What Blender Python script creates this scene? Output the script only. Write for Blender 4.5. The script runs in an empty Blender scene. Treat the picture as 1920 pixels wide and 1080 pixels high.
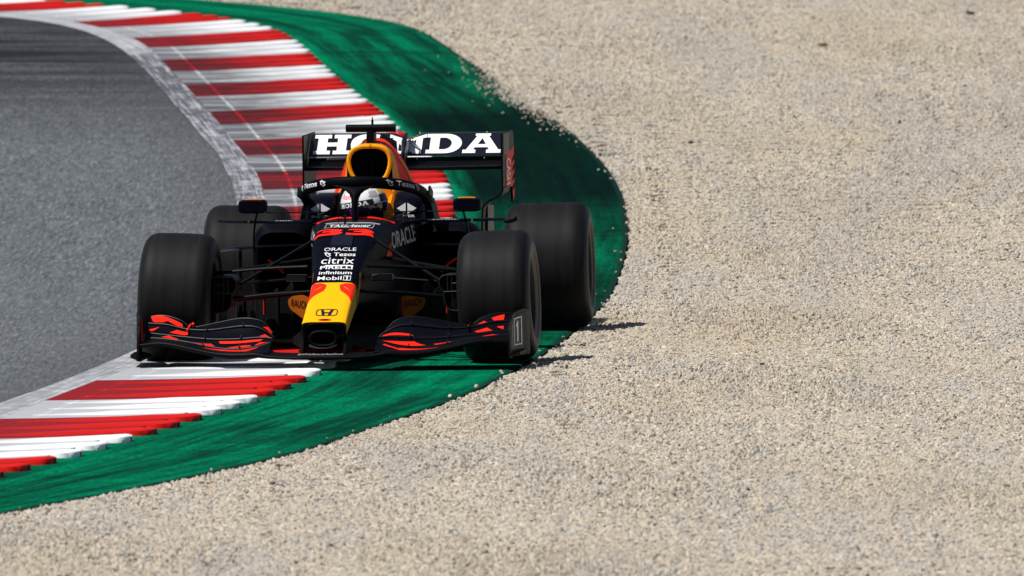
import bpy, bmesh, math, random
import numpy as np
from mathutils import Vector, Matrix

random.seed(7)
rng = np.random.default_rng(7)
scene = bpy.context.scene
R = math.radians

# ------------------------------------------------------------------ camera
cam_d = bpy.data.cameras.new("camera")
cam_d.sensor_width = 36.0
cam_d.lens = 618.75
cam_d.clip_start = 1.0
cam_d.clip_end = 3000.0
cam_d.dof.use_dof = True
cam_d.dof.focus_distance = 90.5
cam_d.dof.aperture_fstop = 10.5
cam = bpy.data.objects.new("camera", cam_d)
scene.collection.objects.link(cam)
cam.location = (0, 0, 4.3)
cam.rotation_euler = (R(90 - 2.5057), 0, 0)
scene.camera = cam

# ------------------------------------------------------------------ light
SUN = Vector((-0.45, -0.23, 0.87)).normalized()
world = bpy.data.worlds.new("World")
scene.world = world
world.use_nodes = True
wn = world.node_tree.nodes
wl = world.node_tree.links
wn.clear()
wo = wn.new("ShaderNodeOutputWorld")
wb = wn.new("ShaderNodeBackground")
ws = wn.new("ShaderNodeTexSky")
ws.sky_type = 'NISHITA'
ws.sun_disc = False
ws.sun_elevation = math.asin(SUN.z)
ws.sun_rotation = math.atan2(SUN.x, SUN.y)
ws.altitude = 600
wb.inputs[1].default_value = 0.05
wl.new(ws.outputs[0], wb.inputs[0])
wl.new(wb.outputs[0], wo.inputs[0])
sun_d = bpy.data.lights.new("sun", 'SUN')
sun_d.energy = 4.2
sun_d.angle = R(0.53)
sun_d.color = (1.0, 0.965, 0.91)
sun = bpy.data.objects.new("sun", sun_d)
scene.collection.objects.link(sun)
sun.rotation_euler = SUN.to_track_quat('Z', 'Y').to_euler()
sun.location = (0, 80, 40)

scene.view_settings.view_transform = 'Standard'
scene.view_settings.look = 'None'
scene.view_settings.exposure = 0.25
scene.view_settings.gamma = 1.0
scene.view_settings.use_curve_mapping = False
scene.render.engine = 'CYCLES'

# ------------------------------------------------------------------ materials
def nodes_of(name):
    m = bpy.data.materials.new(name)
    m.use_nodes = True
    nt = m.node_tree
    return m, nt, nt.nodes, nt.links, nt.nodes["Principled BSDF"]

def N(nt, typ, **kw):
    n = nt.nodes.new(typ)
    for k, v in kw.items():
        if k.startswith('i_'):
            key = k[2:]
            key = int(key) if key.isdigit() else key.replace('_', ' ')
            n.inputs[key].default_value = v
        else:
            setattr(n, k, v)
    return n

def mathn(nt, op, a, b=None, clamp=False):
    n = nt.nodes.new("ShaderNodeMath")
    n.operation = op
    n.use_clamp = clamp
    for i, v in enumerate((a, b)):
        if v is None:
            continue
        if isinstance(v, (int, float)):
            n.inputs[i].default_value = v
        else:
            nt.links.new(v, n.inputs[i])
    return n.outputs[0]

def mixc(nt, fac, a, b, blend='MIX'):
    n = nt.nodes.new("ShaderNodeMix")
    n.data_type = 'RGBA'
    n.blend_type = blend
    for i, v in ((0, fac), (6, a), (7, b)):
        if isinstance(v, (int, float)):
            n.inputs[i].default_value = v
        elif isinstance(v, tuple):
            n.inputs[i].default_value = v if len(v) == 4 else v + (1,)
        else:
            nt.links.new(v, n.inputs[i])
    return n.outputs[2]

def noise(nt, vec, scale, detail=3.0, rough=0.55, mapscale=None):
    if mapscale is not None:
        mp = nt.nodes.new("ShaderNodeMapping")
        mp.inputs['Scale'].default_value = mapscale
        nt.links.new(vec, mp.inputs['Vector'])
        vec = mp.outputs[0]
    n = nt.nodes.new("ShaderNodeTexNoise")
    n.inputs['Scale'].default_value = scale
    n.inputs['Detail'].default_value = detail
    n.inputs['Roughness'].default_value = rough
    nt.links.new(vec, n.inputs['Vector'])
    return n.outputs['Fac']

def ramp(nt, fac, stops, interp='LINEAR'):
    n = nt.nodes.new("ShaderNodeValToRGB")
    cr = n.color_ramp
    cr.interpolation = interp
    while len(cr.elements) < len(stops):
        cr.elements.new(0.5)
    for e, (p, c) in zip(cr.elements, stops):
        e.position = p
        e.color = (c, c, c, 1) if isinstance(c, (int, float)) else tuple(c) + (1,)
    nt.links.new(fac, n.inputs[0])
    return n.outputs[0]

def bump(nt, bsdf, h, strength, dist):
    b = nt.nodes.new("ShaderNodeBump")
    b.inputs['Strength'].default_value = strength
    b.inputs['Distance'].default_value = dist
    nt.links.new(h, b.inputs['Height'])
    nt.links.new(b.outputs[0], bsdf.inputs['Normal'])

def paint(name, col, rough=0.4, metal=0.0, coat=0.0, var=0.12, spec=0.5):
    m, nt, nd, lk, b = nodes_of(name)
    tc = nd.new("ShaderNodeTexCoord")
    f = noise(nt, tc.outputs['Object'], 9.0, 5.0, 0.65)
    f2 = noise(nt, tc.outputs['Object'], 70.0, 2.0)
    c = mixc(nt, ramp(nt, f, [(0.3, 0.0), (0.75, 1.0)]), tuple(col), tuple(x * (1 - var) for x in col))
    lk.new(c, b.inputs['Base Color'])
    r = mathn(nt, 'ADD', mathn(nt, 'MULTIPLY', f2, 0.12), rough - 0.06)
    lk.new(r, b.inputs['Roughness'])
    b.inputs['Metallic'].default_value = metal
    b.inputs['Specular IOR Level'].default_value = spec
    b.inputs['Coat Weight'].default_value = coat
    b.inputs['Coat Roughness'].default_value = 0.12
    return m

M = {}
M['navy'] = paint('navy_paint', (0.0020, 0.0024, 0.0075), 0.5, var=0.25, spec=0.04)
M['navy_matt'] = paint('navy_matt', (0.0016, 0.0019, 0.0045), 0.6, var=0.25, spec=0.05)
M['flap_navy'] = paint('flap_navy', (0.0022, 0.0025, 0.0055), 0.5, var=0.25, spec=0.06)
M['navy_gloss'] = paint('navy_gloss', (0.006, 0.0066, 0.014), 0.35, spec=0.3)
M['carbon'] = paint('carbon', (0.0018, 0.0019, 0.0023), 0.5, var=0.3, spec=0.09)
M['carbon_grey'] = paint('carbon_edge', (0.014, 0.0145, 0.015), 0.42, var=0.3, spec=0.35)
M['duct'] = paint('duct_black', (0.002, 0.002, 0.002), 0.8, spec=0.1)
M['yellow'] = paint('yellow_paint', (0.96, 0.45, 0.001), 0.5, var=0.05, spec=0.1)
M['ring'] = paint('ring_orange', (0.92, 0.36, 0.002), 0.45, var=0.06, spec=0.15)
M['amber'] = paint('amber_paint', (0.88, 0.26, 0.002), 0.5, var=0.08, spec=0.12)
M['badge'] = paint('badge_orange', (0.42, 0.10, 0.004), 0.55, var=0.1, spec=0.08)
M['red'] = paint('red_paint', (0.85, 0.026, 0.003), 0.55, var=0.12, spec=0.1)
M['fluo'] = paint('fluorescent_red', (0.95, 0.02, 0.006), 0.55, var=0.05, spec=0.12)
M['white'] = paint('white_print', (0.85, 0.85, 0.85), 0.5, var=0.05, spec=0.3)
M['grey'] = paint('grey_and_dimmed_print', (0.42, 0.42, 0.44), 0.5, var=0.1, spec=0.3)  # grey panels, plus white print darkened where less light falls
M['black_print'] = paint('black_print', (0.008, 0.008, 0.012), 0.5, spec=0.3)
M['visor'] = paint('visor_tint', (0.012, 0.004, 0.02), 0.12, spec=0.8, coat=0.6)
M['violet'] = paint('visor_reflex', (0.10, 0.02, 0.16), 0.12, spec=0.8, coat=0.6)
M['gold'] = paint('gold_paint', (0.75, 0.45, 0.03), 0.3, spec=0.5)
M['helmet'] = paint('helmet_white', (0.86, 0.87, 0.88), 0.3, coat=0.3, var=0.05)
M['metal'] = paint('bare_metal', (0.55, 0.55, 0.56), 0.3, metal=1.0)
M['rim'] = paint('rim_metal', (0.035, 0.04, 0.055), 0.3, metal=0.7)
M['tan'] = paint('endplate_sheen', (0.10, 0.088, 0.07), 0.5, var=0.25, spec=.25)  # tan stands for light reflected off the carbon end plates
M['plate_grey'] = paint('plate_grey', (0.035, 0.033, 0.03), 0.5, var=0.4, spec=0.2)
M['suit'] = paint('race_suit', (0.01, 0.012, 0.035), 0.8, spec=0.2)
M['glove'] = paint('glove', (0.5, 0.5, 0.5), 0.8, spec=0.2)
M['mirror'] = paint('mirror_glass', (0.6, 0.6, 0.6), 0.05, metal=1.0)

def tyre_material():
    m, nt, nd, lk, b = nodes_of('tyre_rubber')
    tc = nd.new("ShaderNodeTexCoord")
    f = noise(nt, tc.outputs['Object'], 30.0, 3.0, 0.6, (1.0, 0.06, 0.06))
    g = noise(nt, tc.outputs['Object'], 5.0, 4.0, 0.6)
    c = mixc(nt, ramp(nt, f, [(0.3, 0.0), (0.7, 1.0)]), (0.0048, 0.0048, 0.0052), (0.011, 0.0108, 0.011))
    c = mixc(nt, ramp(nt, g, [(0.5, 0.0), (0.8, 0.5)]), c, (0.016, 0.0155, 0.015))
    lk.new(c, b.inputs['Base Color'])
    b.inputs['Roughness'].default_value = 0.6
    b.inputs['Specular IOR Level'].default_value = 0.13
    h = noise(nt, tc.outputs['Object'], 160.0, 2.0)
    bump(nt, b, h, 0.25, 0.002)
    return m
M['tyre'] = tyre_material()
M['sidewall'] = paint('tyre_sidewall', (0.010, 0.0098, 0.0095), 0.5, var=0.3, spec=0.25)
M['tyre_mark'] = paint('tyre_marking', (0.17, 0.145, 0.115), 0.6, var=0.4, spec=0.2)

def uvnode(nt):
    n = nt.nodes.new("ShaderNodeUVMap")
    n.uv_map = "UVMap"
    sp = nt.nodes.new("ShaderNodeSeparateXYZ")
    nt.links.new(n.outputs[0], sp.inputs[0])
    return sp.outputs[0], sp.outputs[1]

def asphalt_material():
    m, nt, nd, lk, b = nodes_of('asphalt')
    tc = nd.new("ShaderNodeTexCoord")
    P = tc.outputs['Object']
    u, v = uvnode(nt)                       # u metres from the edge line, v metres along
    fine = noise(nt, P, 48.0, 2.0, 0.75, (1.0, 0.055, 1.0))
    mid = noise(nt, P, 11.0, 4.0, 0.75, (1.0, 0.09, 1.0))
    big = noise(nt, P, 0.9, 4.0, 0.6, (1.0, 0.35, 1.0))
    c = ramp(nt, fine, [(0.30, (0.026, 0.030, 0.035)), (0.46, (0.092, 0.102, 0.112)), (0.58, (0.130, 0.143, 0.153)), (0.72, (0.25, 0.268, 0.28))])
    c2 = ramp(nt, mid, [(0.3, (0.05, 0.054, 0.059)), (0.7, (0.175, 0.185, 0.192))])
    c = mixc(nt, 0.35, c, c2)
    c = mixc(nt, ramp(nt, big, [(0.3, 0.0), (0.75, 0.3)]), c, (0.13, 0.139, 0.146))
    # rubber laid by cars cutting over the kerb, far end
    comb = nd.new("ShaderNodeCombineXYZ")
    lk.new(u, comb.inputs[0]); lk.new(v, comb.inputs[1])
    st = noise(nt, comb.outputs[0], 1.0, 5.0, 0.62, (0.35, 1.3, 1.0))
    far = nd.new("ShaderNodeMapRange")
    far.inputs[1].default_value = 112.0; far.inputs[2].default_value = 123.0
    lk.new(v, far.inputs[0])
    dk = mathn(nt, 'MULTIPLY', ramp(nt, st, [(0.30, 0.25), (0.56, 1.0)]), far.outputs[0], clamp=True)
    c = mixc(nt, mathn(nt, 'MULTIPLY', dk, 0.95), c, (0.014, 0.0145, 0.017))
    # dirty band beside the painted edge
    eg = nd.new("ShaderNodeMapRange")
    eg.inputs[1].default_value = 0.0; eg.inputs[2].default_value = 0.55
    eg.inputs[3].default_value = 0.55; eg.inputs[4].default_value = 0.0
    lk.new(u, eg.inputs[0])
    c = mixc(nt, mathn(nt, 'MULTIPLY', eg.outputs[0], ramp(nt, mid, [(0.3, 0.3), (0.7, 1.0)])), c, (0.06, 0.06, 0.064))
    lk.new(c, b.inputs['Base Color'])
    b.inputs['Roughness'].default_value = 0.9
    b.inputs['Specular IOR Level'].default_value = 0.05
    bump(nt, b, fine, 0.5, 0.004)
    return m

def runoff_material():
    m, nt, nd, lk, b = nodes_of('green_paint')
    tc = nd.new("ShaderNodeTexCoord")
    P = tc.outputs['Object']
    u, v = uvnode(nt)
    fine = noise(nt, P, 45.0, 3.0, 0.7, (1.0, 0.12, 1.0))
    cuv = nd.new("ShaderNodeCombineXYZ")
    lk.new(u, cuv.inputs[0]); lk.new(v, cuv.inputs[1])
    st = noise(nt, P, 1.0, 6.0, 0.66, (0.55, 1.1, 1.0))
    st2 = noise(nt, P, 3.0, 5.0, 0.65, (0.5, 0.9, 1.0))
    along = noise(nt, cuv.outputs[0], 1.0, 6.0, 0.68, (7.0, 0.22, 1.0))
    c = mixc(nt, ramp(nt, fine, [(0.3, 0.0), (0.7, 1.0)]), (0.0005, 0.125, 0.056), (0.002, 0.225, 0.105))
    c = mixc(nt, ramp(nt, along, [(0.41, 0.0), (0.60, 0.85)]), c, (0.003, 0.030, 0.021))
    # rubber laid on the strip where cars run wide
    lam = ramp(nt, mathn(nt, 'MULTIPLY', mathn(nt, 'SUBTRACT', v, 70.0), 1 / 70.0),
               [(0.0, 0.45), (0.12, 0.45), (0.24, 0.35), (0.30, 0.5), (0.36, 0.85), (0.45, 0.62), (0.53, 0.98), (0.65, 1.0), (0.70, 0.7), (0.75, 0.6), (0.80, 0.5), (0.87, 0.2)])
    mask = ramp(nt, mathn(nt, 'ADD', mathn(nt, 'MULTIPLY', st, 0.75), mathn(nt, 'MULTIPLY', st2, 0.25)),
                [(0.40, 0.0), (0.57, 1.0)])
    e_in = nd.new("ShaderNodeMapRange")  # rubber fades by the kerb; bright strip painted for a sunlit lip
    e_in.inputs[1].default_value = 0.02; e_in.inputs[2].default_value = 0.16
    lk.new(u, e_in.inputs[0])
    base = mathn(nt, 'MULTIPLY', mathn(nt, 'SUBTRACT', mathn(nt, 'MULTIPLY', lam, 1.75), 0.72), 1.0, clamp=True)
    dk = mathn(nt, 'MAXIMUM', mathn(nt, 'MULTIPLY', mask, lam), base)
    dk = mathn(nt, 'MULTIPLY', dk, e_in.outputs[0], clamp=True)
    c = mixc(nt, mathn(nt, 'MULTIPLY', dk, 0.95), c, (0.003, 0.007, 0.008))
    # bare tar rim next to the gravel
    rim = mathn(nt, 'ADD', u, mathn(nt, 'MULTIPLY', mathn(nt, 'SUBTRACT', st2, 0.5), 0.05))
    c = mixc(nt, ramp(nt, rim, [(0.966, 0.0), (0.976, 0.85)]), c, (0.010, 0.028, 0.024))
    lk.new(c, b.inputs['Base Color'])
    b.inputs['Roughness'].default_value = 0.9
    b.inputs['Specular IOR Level'].default_value = 0.0
    bump(nt, b, fine, 0.4, 0.004)
    return m

def kerb_material(name, col, dirty, inn=0.5):
    m, nt, nd, lk, b = nodes_of(name)
    tc = nd.new("ShaderNodeTexCoord")
    P = tc.outputs['Object']
    u, v = uvnode(nt)
    wn_ = noise(nt, P, 2.2, 7.0, 0.72, (0.30, 2.0, 1.0))
    wf = noise(nt, P, 12.0, 4.0, 0.7, (0.5, 1.0, 1.0))
    inner = nd.new("ShaderNodeMapRange")
    inner.inputs[1].default_value = 0.0; inner.inputs[2].default_value = 0.85
    inner.inputs[3].default_value = inn; inner.inputs[4].default_value = 0.0
    lk.new(u, inner.inputs[0])
    far = ramp(nt, mathn(nt, 'MULTIPLY', mathn(nt, 'SUBTRACT', v, 70.0), 1 / 70.0),
               [(0.0, 0.08), (0.3, 0.15), (0.45, 0.8), (0.54, 0.95), (0.75, 1.0), (0.81, 0.5), (0.86, 0.15)])
    rub = mathn(nt, 'MULTIPLY', ramp(nt, wn_, [(0.38, 0.32), (0.55, 1.0)]), far)
    near_in = mathn(nt, 'MULTIPLY', inner.outputs[0], ramp(nt, wf, [(0.3, 0.55), (0.7, 1.0)]))
    c = mixc(nt, near_in, tuple(col), tuple(dirty))
    inner2 = nd.new("ShaderNodeMapRange")
    inner2.inputs[1].default_value = 0.25; inner2.inputs[2].default_value = 0.85
    inner2.inputs[3].default_value = 0.95; inner2.inputs[4].default_value = 0.25
    lk.new(u, inner2.inputs[0])
    c = mixc(nt, mathn(nt, 'MULTIPLY', rub, inner2.outputs[0]), c, tuple(x * 0.13 + 0.004 for x in dirty))
    # thin brighter line along the inner flank
    ln = mathn(nt, 'ABSOLUTE', mathn(nt, 'SUBTRACT', u, 0.155))
    lnm = mathn(nt, 'MULTIPLY', ramp(nt, ln, [(0.006, 1.0), (0.011, 0.0)]), ramp(nt, wf, [(0.4, 0.1), (0.6, 0.9)]))
    c = mixc(nt, lnm, c, tuple(min(0.9, x * 1.15) for x in col))
    lk.new(c, b.inputs['Base Color'])
    b.inputs['Roughness'].default_value = 0.6
    b.inputs['Specular IOR Level'].default_value = 0.12
    bump(nt, b, wf, 0.15, 0.006)
    return m

def line_material():
    m, nt, nd, lk, b = nodes_of('worn_white_line')
    tc = nd.new("ShaderNodeTexCoord")
    P = tc.outputs['Object']
    u, v = uvnode(nt)
    comb = nd.new("ShaderNodeCombineXYZ")
    lk.new(u, comb.inputs[0]); lk.new(v, comb.inputs[1])
    s1 = noise(nt, comb.outputs[0], 1.0, 6.0, 0.75, (9.0, 0.55, 1.0))
    s2 = noise(nt, P, 8.0, 5.0, 0.75, (1.0, 0.35, 1.0))
    dark = ramp(nt, mathn(nt, 'MULTIPLY', mathn(nt, 'SUBTRACT', v, 70.0), 1 / 70.0),
                [(0.0, 0.6), (0.28, 0.65), (0.5, 1.0), (0.62, 0.95), (0.68, 1.3), (0.74, 1.25), (0.78, 0.55), (0.9, 0.25)])
    k = mathn(nt, 'ADD', mathn(nt, 'MULTIPLY', s1, 0.6), mathn(nt, 'MULTIPLY', s2, 0.4))
    k = mathn(nt, 'MULTIPLY', ramp(nt, k, [(0.40, 0.08), (0.54, 1.0)]), dark, clamp=True)
    c = mixc(nt, k, (0.52, 0.52, 0.55), (0.075, 0.075, 0.088))
    lk.new(c, b.inputs['Base Color'])
    b.inputs['Roughness'].default_value = 0.7
    bump(nt, b, s2, 0.3, 0.004)
    return m

def gravel_bed_material():
    m, nt, nd, lk, b = nodes_of('gravel_bed')
    tc = nd.new("ShaderNodeTexCoord")
    P = tc.outputs['Object']
    a = noise(nt, P, 40.0, 3.0, 0.7, (1, 0.3, 1))
    g = noise(nt, P, 0.6, 3.0, 0.5)
    c = ramp(nt, a, [(0.25, (0.20, 0.18, 0.15)), (0.5, (0.38, 0.34, 0.285)), (0.75, (0.55, 0.50, 0.42))])
    c = mixc(nt, ramp(nt, g, [(0.4, 0.0), (0.8, 0.35)]), c, (0.27, 0.225, 0.15))
    lk.new(c, b.inputs['Base Color'])
    b.inputs['Roughness'].default_value = 0.9
    bump(nt, b, a, 0.8, 0.01)
    return m

def pebble_material():
    m, nt, nd, lk, b = nodes_of('pebble')
    at = nd.new("ShaderNodeAttribute"); at.attribute_name = "pcol"
    oi = nd.new("ShaderNodeObjectInfo")
    geo = nd.new("ShaderNodeNewGeometry")
    f = mathn(nt, 'FRACT', mathn(nt, 'ADD', at.outputs['Fac'], oi.outputs['Random']))
    c = ramp(nt, f, [(0.0, (0.60, 0.535, 0.445)), (0.22, (0.69, 0.63, 0.54)), (0.36, (0.46, 0.445, 0.42)),
                     (0.52, (0.63, 0.555, 0.455)), (0.64, (0.77, 0.72, 0.64)), (0.72, (0.36, 0.365, 0.37)),
                     (0.82, (0.64, 0.51, 0.37)), (0.9, (0.55, 0.49, 0.40)), (0.93, (0.20, 0.19, 0.18)), (0.97, (0.05, 0.05, 0.05))],
             'CONSTANT')
    c = mixc(nt, 0.08, c, (0.58, 0.515, 0.42))
    c = mixc(nt, 1.0, c, (0.91, 0.88, 0.832), 'MULTIPLY')
    g = noise(nt, geo.outputs['Position'], 0.5, 4.0, 0.6, (1.0, 0.30, 1.0))
    g2 = noise(nt, geo.outputs['Position'], 1.3, 4.0, 0.6, (1.0, 0.09, 1.0))
    c = mixc(nt, ramp(nt, g, [(0.48, 0.0), (0.66, 0.45)]), c, (0.50, 0.41, 0.28))
    c = mixc(nt, ramp(nt, g2, [(0.45, 0.0), (0.64, 0.38)]), c, (0.40, 0.385, 0.36))
    h = noise(nt, geo.outputs['Position'], 130.0, 3.0, 0.6)
    c = mixc(nt, 0.35, c, mixc(nt, 1.0, c, ramp(nt, h, [(0.3, 0.35), (0.7, 1.2)]), 'MULTIPLY'))
    lk.new(c, b.inputs['Base Color'])
    b.inputs['Roughness'].default_value = 0.85
    b.inputs['Specular IOR Level'].default_value = 0.3
    return m

M['asphalt'] = asphalt_material()
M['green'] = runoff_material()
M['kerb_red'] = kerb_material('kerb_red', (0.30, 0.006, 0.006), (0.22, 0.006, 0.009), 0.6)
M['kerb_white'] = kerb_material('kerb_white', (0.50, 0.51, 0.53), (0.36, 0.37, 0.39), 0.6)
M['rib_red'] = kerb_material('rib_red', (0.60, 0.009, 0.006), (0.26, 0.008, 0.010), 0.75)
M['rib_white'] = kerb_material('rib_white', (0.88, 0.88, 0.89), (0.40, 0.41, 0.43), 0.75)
M['line'] = line_material()
M['gravel_bed'] = gravel_bed_material()
M['pebble'] = pebble_material()
M['rubber'] = paint('rubber_chunk', (0.012, 0.012, 0.012), 0.9)
M['leaf'] = paint('dry_leaf', (0.16, 0.07, 0.02), 0.8)

# ------------------------------------------------------------------ helpers
COL = scene.collection

def add_obj(name, mesh, mat=None, parent=None, smooth=True, angle=35):
    mats = mat if isinstance(mat, (list, tuple)) else [mat]
    for mm in mats:
        if mm is not None:
            mesh.materials.append(M[mm] if isinstance(mm, str) else mm)
    if smooth:
        mesh.polygons.foreach_set("use_smooth", [True] * len(mesh.polygons))
        mesh.set_sharp_from_angle(angle=R(angle))
    o = bpy.data.objects.new(name, mesh)
    COL.objects.link(o)
    if parent is not None:
        o.parent = parent
    return o

def mesh_from(verts, faces, midx=None):
    me = bpy.data.meshes.new("mesh")
    me.from_pydata([tuple(float(c) for c in v) for v in verts], [], faces)
    if midx is not None:
        me.polygons.foreach_set("material_index", midx)
    bm = bmesh.new(); bm.from_mesh(me)
    bmesh.ops.recalc_face_normals(bm, faces=bm.faces)
    bm.to_mesh(me); bm.free()
    me.update()
    return me

def obj(name, vf, mat, parent=None, smooth=True, angle=35):
    v, f = vf[0], vf[1]
    return add_obj(name, mesh_from(v, f, vf[2] if len(vf) > 2 else None), mat, parent, smooth, angle)

def tag(o, label, cat=None, group=None, kind=None):
    if label: o['label'] = label
    if cat: o['category'] = cat
    if group: o['group'] = group
    if kind: o['kind'] = kind
    return o

def merge(*vfs):
    V, F = [], []
    for v, f in vfs:
        o = len(V)
        V += list(v)
        F += [tuple(i + o for i in q) for q in f]
    return V, F

def mirror(vf):
    return [(-x, y, z) for x, y, z in vf[0]], [tuple(reversed(f)) for f in vf[1]]

def loft(rings, closed=True, cap0=True, cap1=True):
    n = len(rings[0]); V = [tuple(p) for r in rings for p in r]; F = []
    for i in range(len(rings) - 1):
        for j in range(n if closed else n - 1):
            a = i * n + j; b = i * n + (j + 1) % n
            F.append((a, b, b + n, a + n))
    if cap0: F.append(tuple(range(n)))
    if cap1: F.append(tuple((len(rings) - 1) * n + j for j in reversed(range(n))))
    return V, F

def spline(xs, ys):
    """smooth interpolation through points (Catmull-Rom in x)"""
    xs = np.array(xs, float); ys = np.array(ys, float)
    d = np.gradient(ys, xs, axis=0)
    def f(x):
        i = int(np.clip(np.searchsorted(xs, x) - 1, 0, len(xs) - 2))
        h = xs[i + 1] - xs[i]; t = min(max((x - xs[i]) / h, 0), 1)
        return ((2*t**3 - 3*t*t + 1) * ys[i] + (t**3 - 2*t*t + t) * h * d[i]
                + (-2*t**3 + 3*t*t) * ys[i + 1] + (t**3 - t*t) * h * d[i + 1])
    return f

def smooth_path(pts, n):
    pts = [np.array(p, float) for p in pts]
    s = [0.0]
    for a, b in zip(pts, pts[1:]):
        s.append(s[-1] + max(1e-6, float(np.linalg.norm(b - a))))
    f = spline(s, np.array(pts))
    return [f(x) for x in np.linspace(0, s[-1], n)]

def tube(path, r, seg=10, flat=1.0, up=(0, 0, 1), cap=True):
    """sweep an ellipse (r wide along the side axis, r*flat along up)"""
    P = [Vector(p) for p in path]; n = len(P); rings = []
    for i, p in enumerate(P):
        t = (P[min(i + 1, n - 1)] - P[max(i - 1, 0)]).normalized()
        u = Vector(up); side = t.cross(u)
        if side.length < 1e-4: side = t.cross(Vector((0, 1, 0)))
        side.normalize(); u2 = side.cross(t).normalized()
        rr = r[i] if isinstance(r, (list, tuple)) else r
        fl = flat[i] if isinstance(flat, (list, tuple)) else flat
        rings.append([tuple(p + side * (math.cos(a) * rr) + u2 * (math.sin(a) * rr * fl))
                      for a in (2 * math.pi * k / seg for k in range(seg))])
    return loft(rings, True, cap, cap)

def rrect(hw, zt, zb, y, n=44, p=5.0, cx=0.0):
    zm, hh = (zt + zb) / 2, (zt - zb) / 2
    out = []
    for k in range(n):
        a = 2 * math.pi * k / n
        c, s = math.cos(a), math.sin(a)
        out.append((cx + hw * math.copysign(abs(c) ** (2 / p), c), y, zm + hh * math.copysign(abs(s) ** (2 / p), s)))
    return out

def box(x0, x1, y0, y1, z0, z1, b=0.0):
    """box with chamfered edges (octagonal section along y plus inset ends)"""
    b = min(b, (x1 - x0) * .45, (z1 - z0) * .45, (y1 - y0) * .45) if b else 0.0
    if not b:
        V = [(x, y, z) for y in (y0, y1) for x, z in ((x0, z0), (x1, z0), (x1, z1), (x0, z1))]
        return V, [(0, 1, 2, 3), (7, 6, 5, 4), (0, 4, 5, 1), (1, 5, 6, 2), (2, 6, 7, 3), (3, 7, 4, 0)]
    def ring(i, y):
        c = b
        return [(x0 + i, y, z0 + c), (x0 + c, y, z0 + i), (x1 - c, y, z0 + i), (x1 - i, y, z0 + c),
                (x1 - i, y, z1 - c), (x1 - c, y, z1 - i), (x0 + c, y, z1 - i), (x0 + i, y, z1 - c)]
    return loft([ring(b * .7, y0), ring(0, y0 + b * .7), ring(0, y1 - b * .7), ring(b * .7, y1)])

def prism(poly, f0, f1):
    """poly of 2-D points; f0/f1 map a point to the two faces"""
    n = len(poly)
    V = [f0(p) for p in poly] + [f1(p) for p in poly]
    F = [tuple(range(n)), tuple(reversed(range(n, 2 * n)))]
    F += [(i, (i + 1) % n, n + (i + 1) % n, n + i) for i in range(n)]
    return V, F

def lathe(profile, seg=64, ax='x'):
    """profile (a, r): a along x"""
    rings = []
    for a, r in profile:
        rings.append([(a, r * math.cos(2 * math.pi * k / seg), r * math.sin(2 * math.pi * k / seg)) for k in range(seg)])
    return loft(rings, True, False, False)

def disc(cx, cy, cz, r, ry, seg=18):
    return [(cx + r * math.cos(2*math.pi*k/seg), cy, cz + ry * math.sin(2*math.pi*k/seg)) for k in range(seg)]

# ---- flat print: text and polygons mapped on a surface
def text_mesh(txt, bold=0.0, shear=0.0, spacing=1.0):
    c = bpy.data.curves.new("t", 'FONT')
    c.body = txt; c.size = 1.0; c.offset = bold; c.shear = shear; c.space_character = spacing
    c.resolution_u = 4
    o = bpy.data.objects.new("t", c)
    me = bpy.data.meshes.new_from_object(o)
    bpy.data.objects.remove(o); bpy.data.curves.remove(c)
    return me

def poly_mesh(loops):
    c = bpy.data.curves.new("p", 'CURVE')
    c.dimensions = '2D'; c.fill_mode = 'BOTH'
    for lp in loops:
        s = c.splines.new('POLY'); s.points.add(len(lp) - 1)
        for q, p in zip(s.points, lp): q.co = (p[0], p[1], 0, 1)
        s.use_cyclic_u = True
    o = bpy.data.objects.new("p", c)
    me = bpy.data.meshes.new_from_object(o)
    bpy.data.objects.remove(o); bpy.data.curves.remove(c)
    return me

def decal(name, me, mapping, mat, parent, fit=True, cuts=(0, 0)):
    """me: flat mesh; scaled to the unit square when fit; mapping(a, b) -> 3-D point"""
    bm = bmesh.new(); bm.from_mesh(me)
    bmesh.ops.remove_doubles(bm, verts=bm.verts, dist=1e-6)
    if fit:
        xs = [v.co.x for v in bm.verts]; ys = [v.co.y for v in bm.verts]
        x0, x1, y0, y1 = min(xs), max(xs), min(ys), max(ys)
        for v in bm.verts:
            v.co.x = (v.co.x - x0) / (x1 - x0); v.co.y = (v.co.y - y0) / (y1 - y0)
    lo_ = [min(v.co[i] for v in bm.verts) for i in (0, 1)]; hi_ = [max(v.co[i] for v in bm.verts) for i in (0, 1)]
    for ax, n in enumerate(cuts):
        for k in range(1, n):
            co = Vector((0, 0, 0)); co[ax] = lo_[ax] + (hi_[ax] - lo_[ax]) * k / n
            no = Vector((0, 0, 0)); no[ax] = 1
            bmesh.ops.bisect_plane(bm, geom=bm.verts[:] + bm.edges[:] + bm.faces[:], plane_co=co, plane_no=no)
    bmesh.ops.triangulate(bm, faces=bm.faces[:])
    for v in bm.verts:
        v.co = Vector(mapping(v.co.x, v.co.y))
    out = bpy.data.meshes.new("print"); bm.to_mesh(out); bm.free()
    bpy.data.meshes.remove(me)
    return add_obj(name, out, mat, parent, smooth=False)

def stroke(pts, w):
    """thick polyline outline as one loop"""
    P = [np.array(p, float) for p in pts]; L, Rr = [], []
    for i, p in enumerate(P):
        t = P[min(i + 1, len(P) - 1)] - P[max(i - 1, 0)]
        t = t / (np.linalg.norm(t) + 1e-9); nn = np.array((-t[1], t[0]))
        ww = w[i] if isinstance(w, (list, tuple)) else w
        L.append(tuple(p + nn * ww / 2)); Rr.append(tuple(p - nn * ww / 2))
    return L + Rr[::-1]

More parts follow.
